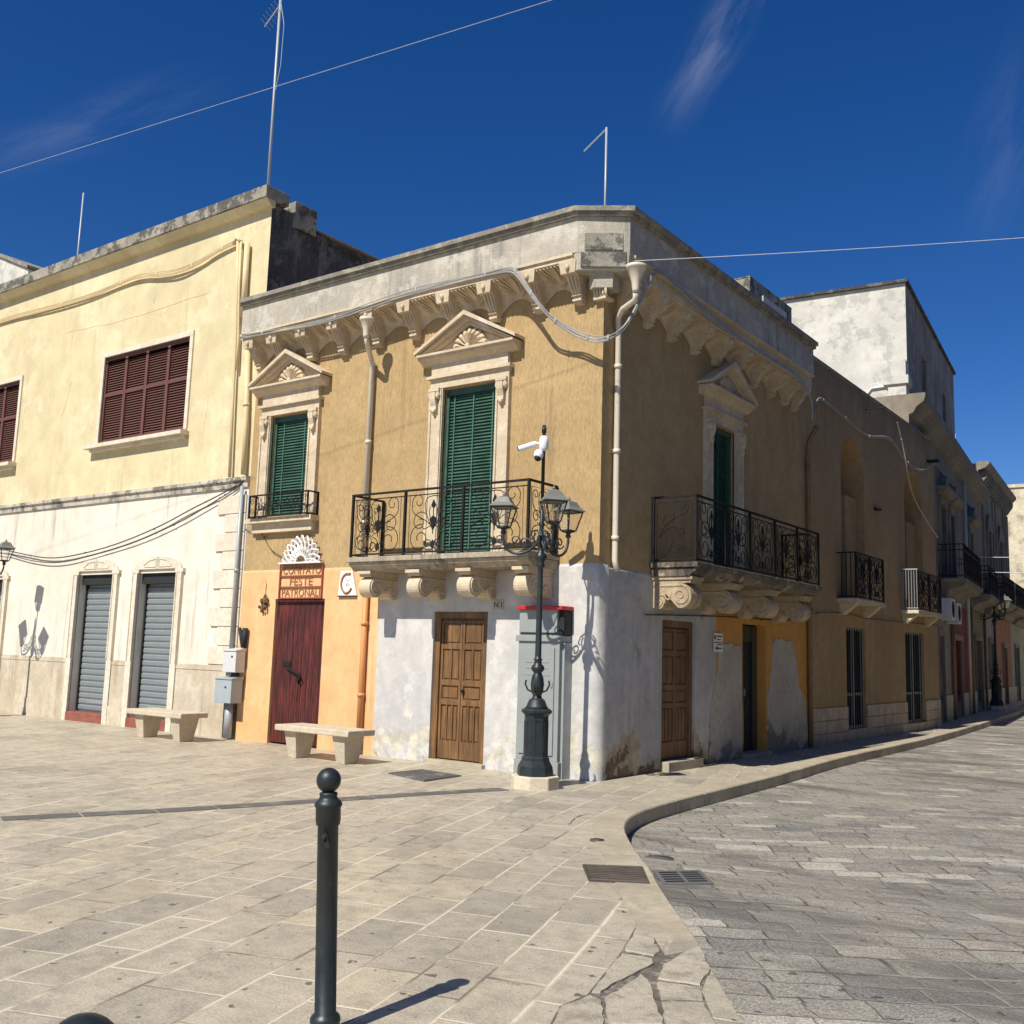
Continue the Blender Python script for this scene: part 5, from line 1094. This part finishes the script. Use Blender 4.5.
# ------------------------------------------------------------------ bollards
def make_bollard():
    t = thing('bollard', '', 'bollard', (0, 0, 0), 'dark iron ball-top bollards'); mb = MB(ID)
    mb.lathe([(.060, -.02), (.060, .045), (.064, .055), (.064, .068), (.058, .08), (.0455, .09), (.0445, .855), (.052, .86), (.052, .872), (.054, .874), (.054, .93), (.059, .937), (.0605, .945), (.055, .957), (.043, .966), (.037, .978), (.039, .984), (.039, .992), (.033, .996)], (0, 0, 0), 32)
    mb.build('post', 'bollard', t)
    mb = MB(ID); mb.lathe([(.0+.0535*math.sin(R(8+172*i/14)), 1.046-.0535*math.cos(R(8+172*i/14))) for i in range(15)], (0, 0, 0), 32); mb.build('ball', 'bollard', t)
    mb = MB(Fr(0, 0, (rr.x, rr.y), (-rr.y, rr.x))); mb.prism([(-.018, .80), (-.004, .835), (.004, .83), (.018, .775), (.006, .765), (-.006, .785)], -.054, -.048); mb.ball((-.006, -.052, .812), .012, .012, .016, 8, 6); mb.build('chain_hook', 'dark', t)
    return t
b1 = make_bollard(); b1.location = (3.775, -8.29, 0); b1['label'] = 'tall dark bollard with ball top standing in the foreground'
b1.rotation_mode = 'AXIS_ANGLE'; b1.rotation_axis_angle = (R(-2.3), fw.x, fw.y, 0)
b2 = copy_tree(b1, None, (5.70, -10.64, .004)); b2.rotation_axis_angle = (0, 1, 0, 0); b2['label'] = 'bollard whose ball top just shows at the bottom left edge'
# ------------------------------------------------------------------ benches
def make_bench():
    t = thing('stone_bench', '', 'bench', (0, 0, 0), 'stone benches along the house fronts')
    mb = MB(ID); mb.box(-.76, .76, -.27, .27, .39, .475); mb.build('seat', 'bench', t, .012)
    for sd in (-1, 1):
        mb = MB(ID); c = sd*.50
        mb.add([(c-.085, -.13, 0), (c+.085, -.13, 0), (c+.085, .13, 0), (c-.085, .13, 0), (c-.125, -.2, .39), (c+.125, -.2, .39), (c+.125, .2, .39), (c-.125, .2, .39)],
               [(0, 1, 2, 3), (4, 5, 6, 7), (0, 1, 5, 4), (1, 2, 6, 5), (2, 3, 7, 6), (3, 0, 4, 7)]); mb.build('leg', 'bench', t, .008)
    return t
bn = make_bench(); bn.location = (-3.93, -1.08, 0); bn['label'] = 'pale stone bench in front of the red door and orange wall'
bn2 = copy_tree(bn, None, (-7.88, -.95, 0)); bn2['label'] = 'pale stone bench in front of the grey roller shutters'
# ------------------------------------------------------------------ cabinet and boxes
cb = thing('utility_cabinet', 'tall grey utility cabinet with red lid behind the street lamp', 'cabinet', (-.75, -.15, 0))
mb = MB(FF); mb.box(-1.11, -.40, .02, .28, 0, .22); mb.build('base', 'cabinet', cb, .008)
mb = MB(FF); mb.box(-1.09, -.42, .02, .27, .22, 1.78); mb.box(-1.12, -.40, .02, .30, 1.78, 1.86); mb.build('lower_body', 'cabinet', cb, .006)
mb = MB(FF); mb.box(-1.04, -.49, .27, .29, .30, 1.70)
for z in (1.50, 1.42): mb.box(-.95, -.80, .29, .296, z, z+.02); mb.box(-.72, -.58, .29, .296, z, z+.02)
mb.box(-.98, -.55, .29, .295, 1.33, 1.345); mb.box(-.53, -.505, .29, .305, 1.18, 1.24); dr = mb.build('door', 'cabinet', cb, .004)
mb = MB(FF); mb.box(-1.085, -.47, .02, .27, 1.86, 2.20); mb.box(-.74, -.73, .27, .275, 1.9, 2.18); mb.build('upper_body', 'cabinet', cb, .006)
mb = MB(FF); mb.box(-1.06, -.47, .271, .278, 1.875, 1.90); mb.box(-.47, -.39, .02, .22, 1.87, 2.19); mb.build('dark_side_duct', 'dark', cb)
mb = MB(FF); mb.box(-.42, -.385, .02, .20, 0, 1.77); mb.build('side_duct', 'zinc', cb)
mb = MB(FF); mb.box(-1.11, -.37, .02, .31, 2.20, 2.255); mb.build('lid', 'redlid', cb, .01)
for (a0, a1_, z0, z1, mt, lb, oo) in ((-7.38, -7.04, 1.14, 1.52, 'box', 'upper white meter box on the wall left of the orange wall', .26), (-7.50, -7.06, .62, 1.04, 'boxb', 'lower blue-grey meter box with slanting lid above the pavement', .30)):
    t = thing('meter_box', lb, 'meter box', FF((a0+a1_)/2, .1, z0), 'meter boxes'); MB(FF).box(a0, a1_, .06, oo, z0, z1-.02).build('body', mt, t, .006)
    MB(FF).prof([(.055, z1-.02), (oo+.015, z1-.02), (oo+.015, z1-.005), (.055, z1+.03)], a0-.012, a1_+.012).build('lid', mt, t)
    mb = MB(FF); mb.box((a0+a1_)/2+.05, (a0+a1_)/2+.09, oo, oo+.006, z0+.25, z0+.28); mb.build('lock', 'dark', t)
mb = MB(FF); mb.tube([(-7.06, .08, 1.90), (-7.08, .08, 1.56)], .045, 8); mb.tube([(-7.24, .06, 1.9), (-7.10, .09, 1.58)], .03, 6); tag(mb.build('conduit_stub', 'dark'), 'pair of short dark conduit stubs above the two meter boxes', 'conduit')
# ------------------------------------------------------------------ signs
def text_mesh(body, size, name, mat, parent, fr, s_, o, z, ext=.006, sx=1.0, align='CENTER'):
    cu = bpy.data.curves.new(name, 'FONT'); cu.body = body; cu.size = size; cu.extrude = ext; cu.align_x = align; cu.resolution_u = 3
    ob = bpy.data.objects.new(name+'_tmp', cu); S.collection.objects.link(ob); dg = bpy.context.evaluated_depsgraph_get()
    me = bpy.data.meshes.new_from_object(ob.evaluated_get(dg)); S.collection.objects.unlink(ob); bpy.data.objects.remove(ob)
    off = Vector((0, 0, 0)); p = parent
    while p is not None: off += p.location; p = p.parent
    for v in me.vertices: v.co = fr(s_+v.co.x*sx, o+v.co.z, z+v.co.y)-off
    me.materials.clear(); me.materials.append(M[mat]); q = bpy.data.objects.new(name, me); S.collection.objects.link(q); q.parent = parent; return q
sg = thing('iron_sign', 'openwork iron sign reading COMITATO FESTE PATRONALI above the red door', 'sign', FF(-5.8, 0, 2.4))
mb = MB(FF); x0, x1, z0, z1 = -6.30, -5.27, 2.41, 2.97
for z in (z0, z0+.185, z0+.37, z1): mb.box(x0, x1, .03, .045, z-.010, z+.010)
for x in (x0, x1): mb.box(x-.012, x+.012, .028, .047, z0-.012, z1+.012)
mb.build('frame', 'signred', sg)
for body, z in (('COMITATO', z0+.405), ('FESTE', z0+.215), ('PATRONALI', z0+.028)):
    w = .92 if body != 'FESTE' else .55
    q = text_mesh(body, .185, 'lettering', 'letter', sg, FF, 0, .022, z, .003); xs_ = [v.co.x for v in q.data.vertices]; k = w/(max(xs_)-min(xs_)); m_ = (max(xs_)+min(xs_))/2
    cx = (x0+x1)/2-sg.location.x
    for v in q.data.vertices: v.co.x = cx+(v.co.x-m_)*k
mb = MB(FF); c = ((x0+x1)/2, z1+.03); ow_, oz = .0, 0
def arcp(r_, a): return (c[0]+r_*1.02*math.cos(R(a)), c[1]+r_*math.sin(R(a)))
mb.box(x0+.0, x1-.0, .03, .10, z1+.013, z1+.04)
n_ = 11
for k in range(n_+1):
    a = 180*k/n_
    if k < n_:
        a2 = 180*(k+1)/n_; am = (a+a2)/2
        def st(r1, A1_, r2, A2_, rd=.016): p, q = arcp(r1, A1_), arcp(r2, A2_); mb.tube([(p[0], .06, p[1]), (q[0], .06, q[1])], rd, 4)
        st(.20, a, .32, am, .021); st(.20, a2, .32, am, .021); st(.32, am, .385, a, .019); st(.32, am, .385, a2, .019); st(.385, a, .46, am, .018); st(.385, a2, .46, am, .018)
    p, q = arcp(.13, a), arcp(.21, a); mb.tube([(p[0], .06, p[1]), (q[0], .06, q[1])], .02, 4)
mb.tube([(arcp(.13, a)[0], .06, arcp(.13, a)[1]) for a in range(0, 181, 12)], .018, 5); mb.build('fan_ornament', 'signwhite', sg)
PB = [arcp(.475, 180*(k+.5)/n_) for k in range(n_)]+[arcp(.39, 180*k/n_) for k in range(n_+1)]
bulb = MB(FF).ball((PB[0][0], .062, PB[0][1]), .015, .012, .015, 6, 4).build('bulb', 'iron', sg)
for q_ in PB[1:]: copy_tree(bulb, sg, (q_[0]-PB[0][0], 0, q_[1]-PB[0][1]))
cs = thing('ceramic_sign', 'white tapered plaque with a brown letter C beside the balcony corbel', 'sign', FF(-4.68, 0, 2.44))
MB(FF).prism([(-4.88, 2.44), (-4.46, 2.44), (-4.575, 2.84), (-4.84, 2.84)], .016, .045).build('plaque', 'signwhite', cs, .004)
mb = MB(FF); arc = [(-4.68+.125*math.cos(R(a)), 2.635+.155*math.sin(R(a))) for a in range(60, 331, 15)]; arc[0] = (-4.60, 2.79)
mb.tube([(a, .05, b) for a, b in arc], [.018]*len(arc), 5); mb.build('letter', 'letter', cs)
mb = MB(FF)
for k in range(7): a = random.uniform(-.05, .05); b = random.uniform(-.07, .07); mb.tube([(-4.68+a, .046, 2.63+b), (-4.66+a, .047, 2.66+b), (-4.64+a, .046, 2.65+b)], .004, 4)
mb.build('faded_drawing', 'zinc', cs)
mb = MB(FF); mb.box(-4.88, -4.46, .02, .055, 2.425, 2.438); mb.build('bottom_rail', 'iron', cs)
nb_ = thing('house_number_plate', 'small faded house number plate on the white wall above the brown door', 'number plate', FF(-1.66, 0, 2.24)); MB(FF).box(-1.73, -1.55, .018, .028, 2.22, 2.36).build('plate', 'patch', nb_); text_mesh('N.1', .11, 'number', 'iron', nb_, FF, -1.64, .029, 2.25, .001)
fl = thing('dried_flower_bunch', 'bunch of dried flowers hanging on the orange wall beside the red door', 'flowers', FF(-6.68, 0, 2.2)); mb = MB(FF)
for k in range(26):
    a = random.uniform(-1, 1); x = -6.66+a*.10; z = 2.18+random.uniform(0, .22); mb.ball((x, .04+random.uniform(0, .05), z), .022, .02, .03, 6, 4); mb.tube([(x, .04, z), (-6.66+a*.02, .03, 2.48)], .004, 4)
mb.tube([(-6.66, .03, 2.46), (-6.66, .02, 2.66), (-6.70, .015, 2.72)], .005, 4); mb.build('flowers', 'flower', fl)
for k, (z, lb) in enumerate(((1.96, 'upper paper notice beside the amber wall'), (1.80, 'lower paper notice beside the amber wall, with a black arrow'))):
    t = thing('paper_notice', lb, 'notice', FS(3.6, .02, z), 'paper notices'); MB(FS).box(3.46, 3.80, .032, .036, z-.07, z+.07).build('sheet', 'signwhite', t)
    mb = MB(FS)
    if k == 0: mb.box(3.48, 3.54, .036, .038, z-.03, z+.03); mb.box(3.58, 3.76, .036, .038, z+.01, z+.03); mb.box(3.58, 3.72, .036, .038, z-.04, z-.025)
    else: mb.prism([(3.52, z-.01), (3.60, z+.03), (3.60, z+.0), (3.76, z+.0), (3.76, z-.02), (3.60, z-.02), (3.60, z-.05)], .036, .038); mb.box(3.58, 3.76, .036, .038, z+.04, z+.055)
    mb.build('print', 'dark', t)
mb = MB(FS); mb.box(3.02, 3.10, .018, .05, 2.22, 2.30); tag(mb.build('doorbell_box', 'zinc'), 'tiny grey box on the wall above the shaded brown door', 'junction box')
# ------------------------------------------------------------------ covers and grates
def gp(P, z): return [(x, y, z) for x, y in P]
def cover(name, P, lb, cat, slots=False, mat='cover'):
    mb = MB(ID); n_ = len(P); mb.add(gp(P, -.01)+gp(P, .013), [tuple(range(n_)), tuple(range(n_, 2*n_))]+[(i, (i+1) % n_, n_+(i+1) % n_, n_+i) for i in range(n_)])
    t = thing(name, lb, cat, (sum(p[0] for p in P)/n_, sum(p[1] for p in P)/n_, 0)); mb.build('plate', mat, t)
    a, b, c, d = [Vector((*p, 0)) for p in P[:4]]; mb = MB(ID); m_ = 6
    L = lambda u, v: (a.lerp(b, u)).lerp(d.lerp(c, u), v)
    if slots:
        for i in range(5):
            for j in range(2):
                u0, u1 = .08+.45*j, .46+.45*j; v0 = .12+.165*i; q = [L(u0, v0), L(u1, v0), L(u1, v0+.07), L(u0, v0+.07)]
                mb.add([(p.x, p.y, .0165) for p in q], [(0, 1, 2, 3)])
        mb.build('slots', 'dark', t)
    else:
        for i in range(9): p, q = L(.06+.11*i, .06), L(.06+.11*i, .94); mb.tube([(p.x, p.y, .014), (q.x, q.y, .014)], .004, 4)
        q = [L(.02, .02), L(.98, .02), L(.98, .98), L(.02, .98)]; mb.tube([(p.x, p.y, .014) for p in q+[q[0]]], .005, 4); mb.build('ribs', mat, t)
    return t
cover('manhole_cover', [(-2.25, -1.50), (-1.40, -1.75), (-1.45, -.95), (-2.22, -.86)], 'square rusty manhole cover in front of the brown door', 'manhole cover', False, 'strip')
cover('drain_cover', [(2.72, -4.60), (3.04, -5.02), (3.42, -4.80), (3.10, -4.33)], 'dark brown iron drain cover set in the pavement edge', 'drain cover')
g = cover('drain_grate', [(3.46, -4.68), (3.72, -4.38), (3.44, -4.03), (3.18, -4.31)], 'slotted grey drain grate set in the street', 'drain grate', True, 'grate'); g.location.z = rz(0, -4.35)+.004
mb = MB(ID); mb.lathe([(.065, -.01), (.065, .0135), (0, .014)], (2.24, -3.60, 0), 20); tag(mb.build('valve_cover', 'cover'), 'small round dark valve cover near the bend of the kerb', 'valve cover')
mb = MB(ID); mb.lathe([(.13, -.01), (.13, .0045), (0, .005)], (2.72, -3.35, rz(0, -3.35)), 20); tag(mb.build('valve_cover', 'strip'), 'small round grey valve cover in the street by the kerb bend', 'valve cover')
# ------------------------------------------------------------------ antennas
def mast(x, y, z0, z1, lb, yagi=None, r=.02):
    t = thing('tv_antenna', lb, 'antenna', (x, y, z0)); mb = MB(ID); mb.tube([(x, y, z0), (x, y, z1)], r, 6); mb.build('mast', 'zinc', t)
    if yagi:
        (p, q, n_, L) = yagi; p, q = Vector(p), Vector(q); mb = MB(ID); mb.tube([tuple(p), tuple(q)], .014, 5); u = (q-p).normalized(); sd = u.cross(Vector((0, 0, 1))).normalized()
        for i in range(n_): c = p.lerp(q, (i+.5)/n_); mb.tube([tuple(c-sd*L/2), tuple(c+sd*L/2)], .005, 4)
        mb.build('boom', 'zinc', t)
    return t
t = mast(-8.61, 1.0, 9.9, 15.4, 'tall slender antenna mast on the corner of the yellow house roof', ((-8.62, 1.0, 14.8), (-8.92, .88, 14.36), 6, .4), .03)
mb = MB(ID); mb.tube([(-8.61, 1.0, 14.9), (-8.45, 1.0, 14.3), (-8.47, 1.0, 13.4), (-8.58, 1.0, 12.9)], .008, 4); mb.build('antenna_lead', 'zinc', t)
mast(-16.5, 1.5, 9.6, 12.9, 'short whip antenna at far left behind the yellow parapet', None, .022)
mast(-.32, .5, 7.3, 9.36, 'thin antenna on the corner house roof with a slanting arm', ((-.32, .5, 9.34), (-.63, .38, 9.02), 8, .04), .018)
fa = F3(1.5, -1.0, z3); mast(fa.x, fa.y, z3, z3+1.6, 'distant antenna on the roof of the corbelled townhouse', ((fa.x, fa.y, z3+1.3), (fa.x-1.2, fa.y+.3, z3+1.0), 6, .4), .02)
bpy.context.view_layer.update()
